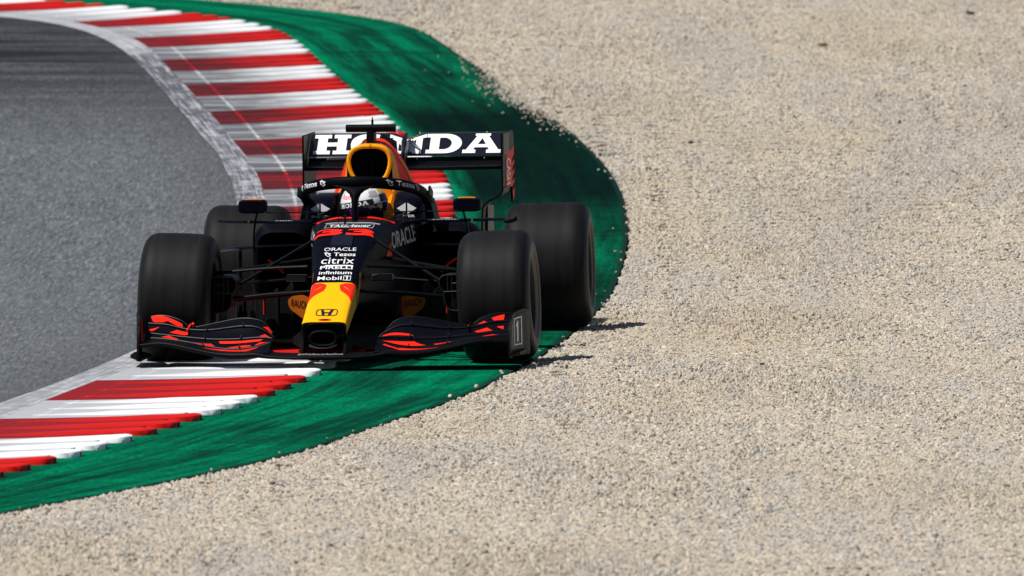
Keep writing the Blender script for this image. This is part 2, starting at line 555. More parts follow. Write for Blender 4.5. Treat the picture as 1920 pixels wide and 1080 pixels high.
def ellipse(cx, cy, rx, ry, n=28, p=2.0):
    o = []
    for k in range(n):
        a = 2 * math.pi * k / n
        c, s = math.cos(a), math.sin(a)
        o.append((cx + rx * math.copysign(abs(c) ** (2 / p), c), cy + ry * math.copysign(abs(s) ** (2 / p), s)))
    return o

def quad_map(p00, p10, p01, p11, off=(0, 0, 0)):
    p00, p10, p01, p11, off = (np.array(q, float) for q in (p00, p10, p01, p11, off))
    return lambda a, b: tuple((p00 * (1-a) + p10 * a) * (1-b) + (p01 * (1-a) + p11 * a) * b + off)

# ------------------------------------------------------------------ the ground
def zt(y):
    y = np.asarray(y, float)
    z = np.where(y < 94, 0.0, np.where(y < 104, .022 * (y - 94) ** 2 / 20, .11 + .022 * (y - 104)))
    return np.where(y > 180, .11 + .022 * 76, z)

RAW = {
 'A': [(-4.56,129.61),(-4.15,129.3),(-3.75,128.83),(-3.47,128.29),(-3.19,127.29),(-2.98,126.17),(-2.79,124.55),(-2.66,123.11),(-2.48,120.61),(-2.32,118.14),(-2.13,115.4),(-2.01,113.55),(-1.86,111.36),(-1.76,109.25),(-1.69,107.44),(-1.64,105.32),(-1.61,102.24),(-1.64,99.01),(-1.71,94.95),(-1.82,92.37),(-1.96,90.71),(-2.09,89.17),(-2.28,87.19),(-2.49,85.41)],
 'B': [(-4.83,130.72),(-4.3,130.08),(-3.76,129.3),(-3.49,128.75),(-3.17,127.9),(-2.94,127.07),(-2.7,125.65),(-2.55,124.26),(-2.45,122.69),(-2.34,121.16),(-2.22,119.46),(-2.12,117.95),(-2.0,116.21),(-1.9,114.65),(-1.79,112.83),(-1.68,111.19),(-1.59,109.48),(-1.52,107.6),(-1.46,105.32),(-1.43,102.24),(-1.44,98.45),(-1.52,94.34),(-1.69,91.3),(-1.84,89.74),(-2.07,87.63),(-2.28,85.61),(-2.44,83.89)],
 'C': [(-3.64,130.96),(-3.39,130.56),(-2.94,129.85),(-2.75,129.53),(-2.4,128.91),(-2.25,128.67),(-1.97,127.83),(-1.65,126.39),(-1.54,125.06),(-1.42,123.61),(-1.3,121.64),(-1.19,120.13),(-1.08,118.6),(-0.95,117.04),(-0.83,115.77),(-0.73,113.92),(-0.54,111.36),(-0.42,109.37),(-0.38,108.15),(-0.36,107.06),(-0.33,105.27),(-0.34,102.24),(-0.4,97.89),(-0.56,93.1),(-0.74,90.48),(-0.91,89.0),(-0.96,88.17),(-1.02,87.46),(-1.09,86.93),(-1.16,86.13),(-1.23,85.51),(-1.31,84.94),(-1.39,84.44),(-1.48,83.84),(-1.57,83.1),(-1.67,82.52),(-1.77,81.9),(-1.87,81.24),(-1.97,80.5),(-2.07,79.95),(-2.18,79.42),(-2.29,78.75)],
 'D': [(-2.32,131.2),(-1.82,130.48),(-1.28,129.37),(-0.98,128.44),(-0.81,127.83),(-0.65,126.92),(-0.49,124.91),(-0.35,123.11),(-0.19,121.29),(-0.07,119.66),(0.05,118.14),(0.17,116.66),(0.31,114.96),(0.42,113.31),(0.53,111.36),(0.61,109.65),(0.67,107.6),(0.69,103.78),(0.65,101.18),(0.6,99.01),(0.53,96.56),(0.45,95.25),(0.35,93.53),(0.29,92.25),(0.12,89.97),(0.02,88.84),(-0.08,87.79),(-0.16,86.82),(-0.37,85.15),(-0.61,83.54),(-0.82,82.09),(-0.98,80.91),(-1.16,79.95),(-1.42,79.06),(-1.61,78.1),(-1.92,77.04),(-2.11,76.41),(-2.21,75.96)],
}
GY = np.arange(50.0, 160.01, 0.25)
EDGE = {}
for k, pts in RAW.items():
    p = np.array(sorted([(b, a) for a, b in pts]))
    y0, y1 = p[0, 0], p[-1, 0]
    s0 = (p[2, 1] - p[0, 1]) / (p[2, 0] - p[0, 0]); s1 = (p[-1, 1] - p[-4, 1]) / (p[-1, 0] - p[-4, 0])
    x = np.interp(GY, p[:, 0], p[:, 1])
    lo = GY < y0; hi = GY > y1
    x[lo] = p[0, 1] + (GY[lo] - y0) * s0 * (1 + 0.004 * (y0 - GY[lo]))
    x[hi] = p[-1, 1] + (GY[hi] - y1) * s1 - 0.03 * (GY[hi] - y1) ** 2
    w = np.exp(-0.5 * (np.arange(-12, 13) * 0.25 / 0.8) ** 2); w /= w.sum()
    xs = np.convolve(np.pad(x, 12, mode='reflect', reflect_type='odd'), w, mode='valid')
    # keep the tight far turn crisp
    bl = np.clip((GY - 125.0) / 3.0, 0, 1) * 0.5
    EDGE[k] = xs * (1 - bl) + x * bl
def X(k, y):
    return np.interp(y, GY, EDGE[k])

def sheet(name, rows, mat, uvs, parent=None):
    """rows: list of equal-length point rows"""
    n = len(rows[0])
    V = [p for r in rows for p in r]
    F = [(i*n + j, i*n + j + 1, (i+1)*n + j + 1, (i+1)*n + j) for i in range(len(rows) - 1) for j in range(n - 1)]
    me = bpy.data.meshes.new(name)
    me.from_pydata([tuple(map(float, p)) for p in V], [], F)
    UV = [u for r in uvs for u in r]
    lay = me.uv_layers.new(name="UVMap")
    for lp in me.loops:
        lay.data[lp.index].uv = UV[lp.vertex_index]
    me.update()
    return add_obj(name, me, mat, parent, True, 60)

ys_long = np.concatenate([[-400, -100, 0, 30], np.arange(50, 160, 1.0), [165, 175, 180, 230, 400, 1500]])
# the open ground: a gravel plain reaching the horizon
xs_long = [-1500, -300, -80, -20, -8, -4, -2, 0, 2, 4, 8, 20, 80, 300, 1500]
g = sheet('ground', [[(x, y, float(zt(y)) - 0.03) for x in xs_long] for y in ys_long], 'gravel_bed',
          [[(x, y) for x in xs_long] for y in ys_long])
tag(g, 'sandy gravel ground around the race track', kind='structure')

# asphalt
ya = np.arange(50, 150, 0.5)
us = [0, 0.15, 0.4, 1, 2, 4, 8, 16, 30]
t = sheet('race_track', [[(float(X('A', y)) - u, y, float(zt(y))) for u in us] for y in ya], 'asphalt',
          [[(u, y) for u in us] for y in ya])
tag(t, 'grey asphalt race track curving left of the striped kerb', kind='structure')
# worn white edge line
w_us = [0, .25, .5, .75, 1]
ln = sheet('edge_line', [[(float(X('A', y) * (1-u) + X('B', y) * u) + (0.02 if u == 1 else 0), y, float(zt(y)) + 0.004) for u in w_us] for y in ya], 'line',
           [[(u, y) for u in w_us] for y in ya])
tag(ln, 'worn white painted edge line between asphalt and kerb', kind='structure')
# green run-off
r_us = [-0.22, 0, .1, .2, .35, .5, .65, .8, .9, .96, 1.0]
rows, uvr = [], []
for y in ya:
    c, d = float(X('C', y)), float(X('D', y)); z = float(zt(y)) + 0.003
    rows.append([(c + (d - c) * u, y, z + (0.0 if u < 1 else -0.004)) for u in r_us] + [(d + 0.012, y, z - 0.05)])
    uvr.append([(max(u, 0), y) for u in r_us] + [(1.0, y)])
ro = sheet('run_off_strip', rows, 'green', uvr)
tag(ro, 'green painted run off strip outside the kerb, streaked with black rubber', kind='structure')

# kerb: coloured blocks, each with three raised ribs
YC = [135.0, 133.4, 132.0, 131.3, 130.56, 129.85, 128.75, 127.83, 126.39, 125.06, 123.25, 121.64, 120.07, 118.6, 116.91, 115.5, 113.6, 111.6, 109.7, 108.0, 106.37]
YB = [133.6, 132.6, 131.7, 130.85, 130.08, 129.3, 127.9, 127.07, 125.65, 124.26, 122.69, 121.16, 119.46, 117.95, 116.21, 114.65, 112.83, 111.19, 109.48, 107.6, 105.85]
for k in range(1, 11):
    YC.append(106.37 - 1.80 * k if k < 10 else 87.84); YB.append(105.85 - (105.85 - 89.95) / 9 * k if k < 10 else 87.63)
YC += [85.82, 84.1, 82.18, 80.23, 78.5, 76.8, 75.0, 73.2, 71.4, 69.6, 67.8]
YB += [85.61, 83.88, 81.95, 80.0, 78.25, 76.55, 74.75, 72.95, 71.15, 69.35, 67.55]

def kerb_pt(i, s, tt):
    yb = YB[i] * (1-tt) + YB[i+1] * tt; yc = YC[i] * (1-tt) + YC[i+1] * tt
    y = yb * (1-s) + yc * s
    x = float(X('B', yb)) * (1-s) + float(X('C', yc)) * s
    return x, y, float(zt(y)) + 0.005 + 0.018 * s * s

def smooth01(a, b, x):
    t_ = min(max((x - a) / (b - a), 0), 1)
    return t_ * t_ * (3 - 2 * t_)

# concrete bed under the blocks carries the name of the kerb
rows = []; uvr = []
for y in ya:
    b_, c_ = float(X('B', y)), float(X('C', y)); z = float(zt(y))
    c_ = b_ + (c_ - b_) * .85
    rows.append([(b_ + 0.01, y, z - 0.02), (b_ + 0.01, y, z + 0.001), (c_ - 0.01, y, z + 0.001), (c_ - 0.01, y, z - 0.02)])
    uvr.append([(0, y), (0, y), (1, y), (1, y)])
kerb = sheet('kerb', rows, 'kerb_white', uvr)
tag(kerb, 'red and white ribbed kerb curving round the corner', kind='structure')
S_ = [0, .08, .16, .3, .45, .6, .74, .86]
for i in range(len(YC) - 1):
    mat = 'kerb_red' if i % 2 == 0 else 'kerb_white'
    rows, uvr = [], []
    for tt in np.linspace(0, 1, 7):
        row = [kerb_pt(i, s, tt) for s in S_]
        e = kerb_pt(i, .875, tt)
        row.append((e[0], e[1], e[2] - 0.04))
        rows.append(row); uvr.append([(s, row[j][1]) for j, s in enumerate(S_)] + [(1, e[1])])
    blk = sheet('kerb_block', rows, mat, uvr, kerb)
    L = abs(YC[i+1] - YC[i])
    for k in range(3):
        tc_ = (k + 0.5) / 3
        hw = 0.225 / 3
        ss = [.12, .2, .3, .4, .5, .62, .75, .88, .95, .972, .988, .997, 1.0]
        rows, uvr = [], []
        for s in ss:
            end = 1.0 if s < .955 else max(0.0, 1 - ((s - .955) / .045) ** 2) ** .5
            h = (0.002 + 0.010 * smooth01(.10, .62, s)) * end
            ww = hw * (0.12 + 0.88 * smooth01(.08, .62, s)) * (0.12 + 0.88 * end) 
            row = []
            for q in (-1, -.93, -.8, -.55, -.2, .2, .55, .8, .93, 1):
                p = kerb_pt(i, s, tc_ + q * ww)
                wob = 0.0012 * math.sin(p[0] * 31 + i * 3.1 + k)
                row.append((p[0], p[1], p[2] + 0.0012 + (h + wob * (h > .006)) * (1 - abs(q) ** 5) - ((0.006 if s < .84 else 0.03) if abs(q) == 1 else 0)))
            rows.append(row); uvr.append([(s, r_[1]) for r_ in row])
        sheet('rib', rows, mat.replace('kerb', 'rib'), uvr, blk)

# gravel: stones laid over the bed
def und(x, y):
    z = np.zeros_like(x)
    for (a, wx, wy, ph) in ((.006, .55, .12, 1.1), (.005, -.8, .2, 5.0), (.003, 2.9, .35, .3), (.0025, -1.9, .8, 1.9), (.0015, 4.6, -.9, 4.0), (.0012, 6.3, 1.7, .8)):
        z = z + a * np.sin(wx * x + wy * y + ph)
    return z
step = 0.32
pts, att_r, att_k = [], [], []
for y in np.arange(64, 140, step):
    for x in np.arange(-7.5, 6.5, step):
        lim = 0.0303 * y + 1.1
        if abs(x) > lim: continue
        xx = x + random.uniform(-.03, .03); yy = y + random.uniform(-.03, .03)
        dx = xx - float(X('D', yy)); sl = float(X('D', yy + .3) - X('D', yy - .3)) / .6
        dist = dx / math.hypot(1, sl)
        if dist < 0.30: continue
        pts.append((xx, yy, dist)); att_k.append(random.randrange(5)); att_r.append(random.uniform(0, 6.2832))
npatch = len(pts)
# loose stones one by one along the border and spilled over the paint
for y in np.arange(68, 136, 0.05):
    if y > 131.5: break
    xd = float(X('D', y)); sl = float(X('D', y + .3) - X('D', y - .3)) / .6; cw = math.hypot(1, sl)
    if abs(xd) > 0.0303 * y + 0.5: continue
    jit = .016 * math.sin(7.1 * y) + .012 * math.sin(17.3 * y + 1) + .008 * math.sin(41 * y)
    for _ in range(int(84 * min(cw, 2.0))):
        d_ = random.uniform(0.016 + jit * .45, .44) if random.random() < .9996 else -abs(random.gauss(0, .03))
        pts.append((xd + d_ * cw, y + random.uniform(-.025, .025), d_)); att_k.append(9); att_r.append(random.uniform(0, 6.28))
for _ in range(950):
    y = random.gauss(117.6, 1.7)
    d_ = -abs(random.gauss(0, .075)) * (1.0 if random.random() < .9 else 1.8)
    pts.append((float(X('D', y)) + d_, y, d_)); att_k.append(9); att_r.append(-1.0)
for _ in range(7):
    y = random.uniform(80, 125)
    d_ = -abs(random.gauss(0, .12))
    pts.append((float(X('D', y)) + d_, y, d_)); att_k.append(9); att_r.append(random.uniform(0, 6.28))
pa = np.array(pts)
z = zt(pa[:, 1]) + und(pa[:, 0], pa[:, 1]) * np.clip((pa[:, 2] - .1) / .6, 0, 1) - 0.014 + 0.028 * np.clip(pa[:, 2] / .45, 0, 1)
z = z + 0.022 * np.clip((pa[:, 2] - .35) / 1.1, 0, 1)
sing = np.array(att_k) == 9
z = np.where(sing, z + rng.uniform(-.003, .008, len(z)), z)
z = np.where(sing & (pa[:, 2] < 0), zt(pa[:, 1]) + 0.009, z)
me = bpy.data.meshes.new('gravel_stones')
me.from_pydata([(float(a[0]), float(a[1]), float(c)) for a, c in zip(pa, z)], [], [])
at = me.attributes.new('which', 'INT', 'POINT'); at.data.foreach_set('value', np.array(att_k, dtype=np.int32))
rel = 0.85 + 0.5 * np.sin(1.9 * pa[:, 0] + .31 * pa[:, 1] + 1.3) * np.sin(.9 * pa[:, 0] - .47 * pa[:, 1]) + 0.3 * np.sin(3.7 * pa[:, 0] + .9 * pa[:, 1]) + rng.uniform(-.12, .12, len(z))
at = me.attributes.new('relief', 'FLOAT', 'POINT'); at.data.foreach_set('value', np.clip(rel, .78, 1.4).astype(np.float32))
at = me.attributes.new('turn', 'FLOAT', 'POINT'); at.data.foreach_set('value', np.array(att_r, dtype=np.float32))
grav = add_obj('gravel', me, 'pebble', None, smooth=False)
tag(grav, 'pale beige gravel trap stones filling the right of the picture', 'gravel', kind='stuff')

def gravel_nodes():
    ng = bpy.data.node_groups.new('gravel_scatter', 'GeometryNodeTree')
    ng.interface.new_socket(name='Geometry', in_out='INPUT', socket_type='NodeSocketGeometry')
    ng.interface.new_socket(name='Geometry', in_out='OUTPUT', socket_type='NodeSocketGeometry')
    nd, lk = ng.nodes, ng.links
    gi = nd.new('NodeGroupInput'); go = nd.new('NodeGroupOutput')
    def rnd(typ, lo, hi, seed):
        n = nd.new('FunctionNodeRandomValue'); n.data_type = typ
        i0, i1 = (0, 1) if typ == 'FLOAT_VECTOR' else (2, 3)
        n.inputs[i0].default_value = lo; n.inputs[i1].default_value = hi
        n.inputs['Seed'].default_value = seed
        return n.outputs[0] if typ == 'FLOAT_VECTOR' else n.outputs[1]
    def stone(seed, radius):
        ico = nd.new('GeometryNodeMeshIcoSphere')
        ico.inputs['Radius'].default_value = radius; ico.inputs['Subdivisions'].default_value = 2
        sp = nd.new('GeometryNodeSetPosition')
        lk.new(ico.outputs[0], sp.inputs['Geometry'])
        nz = nd.new('ShaderNodeTexNoise'); nz.noise_dimensions = '4D'
        nz.inputs['W'].default_value = seed * 3.7; nz.inputs['Scale'].default_value = 0.8 / radius; nz.inputs['Detail'].default_value = 1.0
        pos = nd.new('GeometryNodeInputPosition'); lk.new(pos.outputs[0], nz.inputs['Vector'])
        sub = nd.new('ShaderNodeVectorMath'); sub.operation = 'SUBTRACT'; sub.inputs[1].default_value = (.5, .5, .5)
        lk.new(nz.outputs['Color'], sub.inputs[0])
        sc = nd.new('ShaderNodeVectorMath'); sc.operation = 'SCALE'; sc.inputs['Scale'].default_value = radius * 1.5
        lk.new(sub.outputs[0], sc.inputs[0]); lk.new(sc.outputs[0], sp.inputs['Offset'])
        return sp.outputs[0]
    def material(geo):
        sm = nd.new('GeometryNodeSetMaterial'); sm.inputs['Material'].default_value = M['pebble']
        lk.new(geo, sm.inputs['Geometry']); return sm.outputs[0]
    stones = nd.new('GeometryNodeGeometryToInstance')
    for s in range(5):
        lk.new(stone(s, (.0055, .0065, .0075, .0086, .0102)[s]), stones.inputs[0])
    patches = nd.new('GeometryNodeGeometryToInstance')
    for s in range(5):
        pn = nd.new('GeometryNodePoints'); pn.inputs['Count'].default_value = 950
        lk.new(rnd('FLOAT_VECTOR', (-.215, -.215, -.006), (.215, .215, .006), 11 + s), pn.inputs['Position'])
        ip = nd.new('GeometryNodeInstanceOnPoints')
        lk.new(pn.outputs[0], ip.inputs['Points']); lk.new(stones.outputs[0], ip.inputs['Instance'])
        ip.inputs['Pick Instance'].default_value = True
        lk.new(rnd('FLOAT_VECTOR', (0, 0, 0), (6.28, 6.28, 6.28), 31 + s), ip.inputs['Rotation'])
        lk.new(rnd('FLOAT_VECTOR', (.45, .5, .4), (1.5, 1.45, 1.2), 51 + s), ip.inputs['Scale'])
        st = nd.new('GeometryNodeStoreNamedAttribute'); st.data_type = 'FLOAT'; st.domain = 'INSTANCE'
        st.inputs['Name'].default_value = 'pcol'
        lk.new(ip.outputs[0], st.inputs['Geometry']); lk.new(rnd('FLOAT', 0.0, 1.0, 71 + s), st.inputs['Value'])
        rl = nd.new('GeometryNodeRealizeInstances'); lk.new(st.outputs[0], rl.inputs[0])
        lk.new(material(rl.outputs[0]), patches.inputs[0])
    m2p = nd.new('GeometryNodeMeshToPoints'); lk.new(gi.outputs[0], m2p.inputs[0])
    wh = nd.new('GeometryNodeInputNamedAttribute'); wh.data_type = 'INT'; wh.inputs[0].default_value = 'which'
    tu = nd.new('GeometryNodeInputNamedAttribute'); tu.data_type = 'FLOAT'; tu.inputs[0].default_value = 'turn'
    cmpn = nd.new('FunctionNodeCompare'); cmpn.data_type = 'INT'; cmpn.operation = 'EQUAL'
    whout = [o for o in wh.outputs if o.enabled][0]; tuout = [o for o in tu.outputs if o.enabled][0]
    ci = [s for s in cmpn.inputs if s.enabled]
    lk.new(whout, ci[0]); ci[1].default_value = 9
    sepg = nd.new('GeometryNodeSeparateGeometry'); sepg.domain = 'POINT'
    lk.new(m2p.outputs[0], sepg.inputs[0]); lk.new(cmpn.outputs[0], sepg.inputs[1])
    # patches
    i1 = nd.new('GeometryNodeInstanceOnPoints'); lk.new(sepg.outputs[1], i1.inputs['Points'])
    lk.new(patches.outputs[0], i1.inputs['Instance']); i1.inputs['Pick Instance'].default_value = True
    lk.new(whout, i1.inputs['Instance Index'])
    cx = nd.new('ShaderNodeCombineXYZ'); lk.new(tuout, cx.inputs[2]); lk.new(cx.outputs[0], i1.inputs['Rotation'])
    re_ = nd.new('GeometryNodeInputNamedAttribute'); re_.data_type = 'FLOAT'; re_.inputs[0].default_value = 'relief'
    cs = nd.new('ShaderNodeCombineXYZ'); cs.inputs[0].default_value = 1.0; cs.inputs[1].default_value = 1.0
    lk.new([o for o in re_.outputs if o.enabled][0], cs.inputs[2]); lk.new(cs.outputs[0], i1.inputs['Scale'])
    # single stones
    i2 = nd.new('GeometryNodeInstanceOnPoints'); lk.new(sepg.outputs[0], i2.inputs['Points'])
    gs = nd.new('GeometryNodeGeometryToInstance')
    for s in range(5):
        lk.new(material(stone(s + 9, (.0055, .0065, .0075, .0086, .0102)[s])), gs.inputs[0])
    lk.new(gs.outputs[0], i2.inputs['Instance']); i2.inputs['Pick Instance'].default_value = True
    lk.new(rnd('FLOAT_VECTOR', (0, 0, 0), (6.28, 6.28, 6.28), 91), i2.inputs['Rotation'])
    lt = nd.new('ShaderNodeMath'); lt.operation = 'LESS_THAN'; lk.new(tuout, lt.inputs[0]); lt.inputs[1].default_value = -0.5
    sz = nd.new('ShaderNodeMath'); sz.operation = 'MULTIPLY_ADD'; lk.new(lt.outputs[0], sz.inputs[0]); sz.inputs[1].default_value = -0.3; sz.inputs[2].default_value = 1.0
    vs = nd.new('ShaderNodeVectorMath'); vs.operation = 'SCALE'
    lk.new(rnd('FLOAT_VECTOR', (.5, .5, .45), (1.5, 1.45, 1.25), 92), vs.inputs[0]); lk.new(sz.outputs[0], vs.inputs['Scale'])
    lk.new(vs.outputs[0], i2.inputs['Scale'])
    jn = nd.new('GeometryNodeJoinGeometry')
    lk.new(i1.outputs[0], jn.inputs[0]); lk.new(i2.outputs[0], jn.inputs[0])
    lk.new(jn.outputs[0], go.inputs[0])
    return ng
gm = grav.modifiers.new('scatter', 'NODES'); gm.node_group = gravel_nodes()

# small litter lying on the stones
def chunk(name, x, y, l, w, h, mat, label, cat, seed):
    r_ = random.Random(seed); rings = []
    for a in np.linspace(-1, 1, 7):
        k = max(0.08, (1 - abs(a) ** 2.5)) ** .5
        rings.append([(a * l / 2, math.cos(b) * w / 2 * k * r_.uniform(.75, 1.15), math.sin(b) * h / 2 * k * r_.uniform(.75, 1.15) + .1 * h * math.sin(a * 3))
                      for b in np.linspace(0, 2 * math.pi, 9)[:-1]])
    o = obj(name, loft(rings), mat, None, True, 50)
    o.location = (x, y, float(zt(y)) + 0.056 + h * .4); o.rotation_euler = (0.1, 0.12, r_.uniform(-.5, .5))
    tag(o, label, cat, 'rubber crumbs on the gravel' if name == 'rubber_chunk' else None)
chunk('rubber_chunk', 3.335, 127.95, .062, .05, .024, 'rubber', 'black rubber chunk on the gravel in the upper right corner', 'debris', 1)
chunk('rubber_chunk', 2.51, 113.9, .022, .03, .022, 'rubber', 'small round black rubber crumb on the gravel below the brown leaf', 'debris', 2)
chunk('rubber_chunk', 1.135, 111.6, .035, .04, .02, 'rubber', 'black rubber crumb on the gravel right of the rear wing', 'debris', 3)
chunk('fallen_leaf', 2.18, 123.5, .07, .06, .026, 'leaf', 'brown dry leaf lying on the gravel near the top', 'leaf', 4)

# ------------------------------------------------------------------ the racing car
# car frame: x to the car's left, y to the rear (front axle at 0), z up
car = bpy.data.objects.new('racing_car', None)
COL.objects.link(car)
car.location = (-0.873, 89.8, 0.0)
car.rotation_euler = (0, R(-0.7), R(-4.55))
tag(car, 'dark navy open wheel racing car with yellow nose cutting across the kerb', 'racing car')

CY = [-.95, -.75, -.36, -.2, 0, .24, .53, .82, 1.1, 1.5, 1.85, 2.3, 2.9, 3.7]
f_top = spline(CY, [.24, .298, .414, .482, .552, .632, .666, .682, .688, .69, .68, .60, .50, .42])
f_hw = spline(CY, [.114, .114, .116, .118, .136, .164, .186, .21, .245, .285, .29, .26, .20, .13])
f_bot = spline(CY, [.158, .19, .262, .275, .27, .26, .23, .15, .09, .07, .07, .08, .10, .16])
PX = 6.0
def deck(x, y, off=0.0022):
    """point on the upper skin of nose and tub"""
    zt_, zb_, hw = f_top(y), f_bot(y), f_hw(y)
    zm, hh = (zt_ + zb_) / 2, (zt_ - zb_) / 2
    q = min(abs(x) / hw, .985)
    return (x, y, zm + hh * (1 - q ** PX) ** (1 / PX) + off)
def ring_at(y, s=1.0):
    zt_, zb_, hw = f_top(y), f_bot(y), f_hw(y)
    d = (1 - s)
    return rrect(hw - d, zt_ - d, zb_ + d, y, 56, PX)

# nose: yellow shell with a hollow mouth
ysn = list(np.linspace(-.95, -.36, 14))
outer = [ring_at(y) for y in ysn]
inner = [ring_at(y, 1 - .009) for y in (-.953, -.8, -.65)]
V, F = loft(outer, True, False, False)
nose = obj('nose', (V, F), 'yellow', car)
obj('nose_mouth', loft([ring_at(-.95)] + inner, True, False, True), 'duct', nose)
# frame of the mouth and the snout inlet below it
lp = [(-.106, -.955, .09), (-.104, -.957, .18), (-.094, -.958, .215), (-.066, -.958, .228), (0, -.958, .231), (.066, -.958, .228), (.094, -.958, .215), (.104, -.957, .18), (.106, -.955, .09)]
obj('mouth_frame', tube(smooth_path([(x * .955, y, z_) for x, y, z_ in lp], 40), .003, 8), 'carbon', nose)
ov = [(.066 * math.copysign(abs(math.cos(a)) ** .75, math.cos(a)), -1.0, .158 + .036 * math.copysign(abs(math.sin(a)) ** .8, math.sin(a))) for a in np.linspace(0, 2 * math.pi, 41)]
obj('snout_inlet', merge(tube(ov, .009, 8), loft([[(x * .95, -.97, .158 + (z_ - .158) * .95) for x, y, z_ in ov[:-1]], [(x * .8, -.75, .17 + (z_ - .158) * .8) for x, y, z_ in ov[:-1]]], True, False, True)), 'carbon', nose)
obj('snout_throat', loft([[(x * .93, -.985, .158 + (z_ - .158) * .93) for x, y, z_ in ov[:-1]], [(x * .7, -.8, .17 + (z_ - .158) * .7) for x, y, z_ in ov[:-1]]], True, False, True), 'duct', nose)
obj('snout_lip', tube(smooth_path([(-.07, -1.0, .125), (-.04, -1.01, .112), (0, -1.015, .108), (.04, -1.01, .112), (.07, -1.0, .125)], 16), .006, 8), 'carbon_grey', nose)
for s in (-1, 1):
    obj('wing_pylon', loft([[(s * .108 + o, y0, z0) for o, y0, z0 in ((-.006, ya_, z_), (.006, ya_, z_), (.006, yb_, z_), (-.006, yb_, z_))]
                            for z_, ya_, yb_ in ((.085, -1.05, -.62), (.12, -.97, -.6), (.165, -.9, -.55))]), 'duct', nose)

# tub
ysc = list(np.linspace(-.36, 3.7, 60))
V, F = loft([ring_at(y) for y in ysc], True, False, True)
keep = []
for f in F:
    c = np.mean([V[i] for i in f], axis=0)
    if 0.98 < c[1] < 1.72 and abs(c[0]) < .17 and c[2] > f_top(c[1]) - .05:
        continue
    keep.append(f)
chassis = obj('chassis', (V, keep), 'navy', car)
obj('cockpit_tub', loft([[(x, y, z_) for x, y in ((-.17, .98), (.17, .98), (.17, 1.72), (-.17, 1.72))] for z_ in (.66, .2)], True, False, True), 'duct', chassis)
rim = [(-.20, .95), (-.1, .925), (0, .92), (.1, .925), (.20, .95)]
obj('cockpit_rim', tube(smooth_path([deck(x, y, .004) for x, y in rim], 24), .007, 8), 'fluo', chassis)
for s in (-1, 1):
    obj('cockpit_rim', tube(smooth_path([(s * .20, .95, .688), (s * .215, 1.15, .694), (s * .215, 1.4, .698)], 14), .007, 8), 'carbon', chassis)
# raised hatch on the nose deck
hv = [deck(x, y, o) for o in (-.002, .009) for x, y in ((-.056, .075), (.056, .075), (.052, .215), (-.052, .215))]
obj('nose_hatch', (hv, [(0, 1, 2, 3), (7, 6, 5, 4), (0, 4, 5, 1), (1, 5, 6, 2), (2, 6, 7, 3), (3, 7, 4, 0)]), 'navy_gloss', chassis, False)
# pitot mast and aerials
obj('pitot_mast', merge(tube([(-.022, .56, .67), (-.022, .56, .715)], .004, 6), tube([(-.022, .60, .716), (-.022, .50, .716)], .006, 6), tube([(-.04, .57, .712), (-.004, .57, .712)], .004, 6)), 'carbon', chassis)
obj('aerial', tube([(-.06, .62, .67), (-.06, .63, .78)], .0016, 5), 'carbon', chassis)
obj('aerial', tube([(-.022, .62, .67), (-.022, .63, .78)], .0016, 5), 'carbon', chassis)

# printing on nose and tub
def on_deck(x0, x1, y0, y1, off=.0025):
    return lambda a, b: deck(x0 + (x1 - x0) * a, y0 + (y1 - y0) * b, off)
def word(name, txt, x0, x1, y0, y1, mat='white', bold=.0, parent=chassis, **kw):
    return decal(name, text_mesh(txt, bold, **kw), on_deck(x0, x1, y0, y1), mat, parent, cuts=(6, 3))
word('lettering', 'ORACLE', -.082, .082, .016, .056, bold=.0)
word('lettering', 'Tezos', -.028, .084, -.055, -.008, bold=.012)
TZ = [stroke([(.0, .78), (.62, .78)], .14), stroke([(.25, 1.0), (.25, .42), (.33, .3), (.46, .27)], .15),
      stroke([(.5, .62), (1.0, .62)], .13), stroke([(.98, .6), (.66, .38), (.86, .34), (.98, .2), (.86, .05), (.6, .02), (.5, .14)], .13)]
def tezos_mark(parent, mapping, mat):
    for k, lp_ in enumerate(TZ[:]):
        pass
    bmj = bmesh.new()
    for lp_ in TZ:
        m_ = poly_mesh([lp_]); bmj.from_mesh(m_); bpy.data.meshes.remove(m_)
    me_ = bpy.data.meshes.new('tz'); bmj.to_mesh(me_); bmj.free()
    return decal('tezos_mark', me_, mapping, mat, parent, cuts=(2, 2))
tezos_mark(chassis, on_deck(-.078, -.042, -.062, .002), 'white')
word('lettering', 'citrix', -.084, .084, -.155, -.076)
o = word('lettering', 'PIRELLI', -.083, .083, -.219, -.182, bold=.02)
decal('lettering_bar', poly_mesh([[(.05, 0), (1, 0), (1, .3), (.05, .3)]]), on_deck(-.06, .083, -.186, -.172, .0028), 'white', chassis, cuts=(4, 1))
word('lettering', 'infinitum', -.085, .084, -.274, -.240, bold=.015)
word('lettering', 'Mobil', -.087, .036, -.336, -.295, bold=.006)
ONE = [(.38, 0), (.66, 0), (.66, 1), (.46, 1), (.18, .82), (.18, .68), (.38, .76)]
decal('lettering', poly_mesh([ONE]), lambda a, b: deck(.053 + .022 * a, -.334 + .038 * b, .0028), 'white', chassis, fit=False)
decal('number_frame', poly_mesh([[(0, 0), (1, 0), (1, 1), (0, 1)], [(.08, .1), (.08, .9), (.92, .9), (.92, .1)]]), on_deck(.045, .083, -.34, -.29), 'white', chassis)
decal('race_number', text_mesh('33', .04), on_deck(-.152, .152, .222, .372, .004), 'fluo', chassis, cuts=(16, 8))
word('lettering', 'TAGHeuer', -.10, .115, .47, .57, 'white', .02)
decal('lettering_frame', poly_mesh([[(0, 0), (1, 0), (1, 1), (0, 1)], [(.015, .08), (.015, .92), (.985, .92), (.985, .08)]]), on_deck(-.12, .13, .445, .60), 'grey', chassis, cuts=(6, 2))
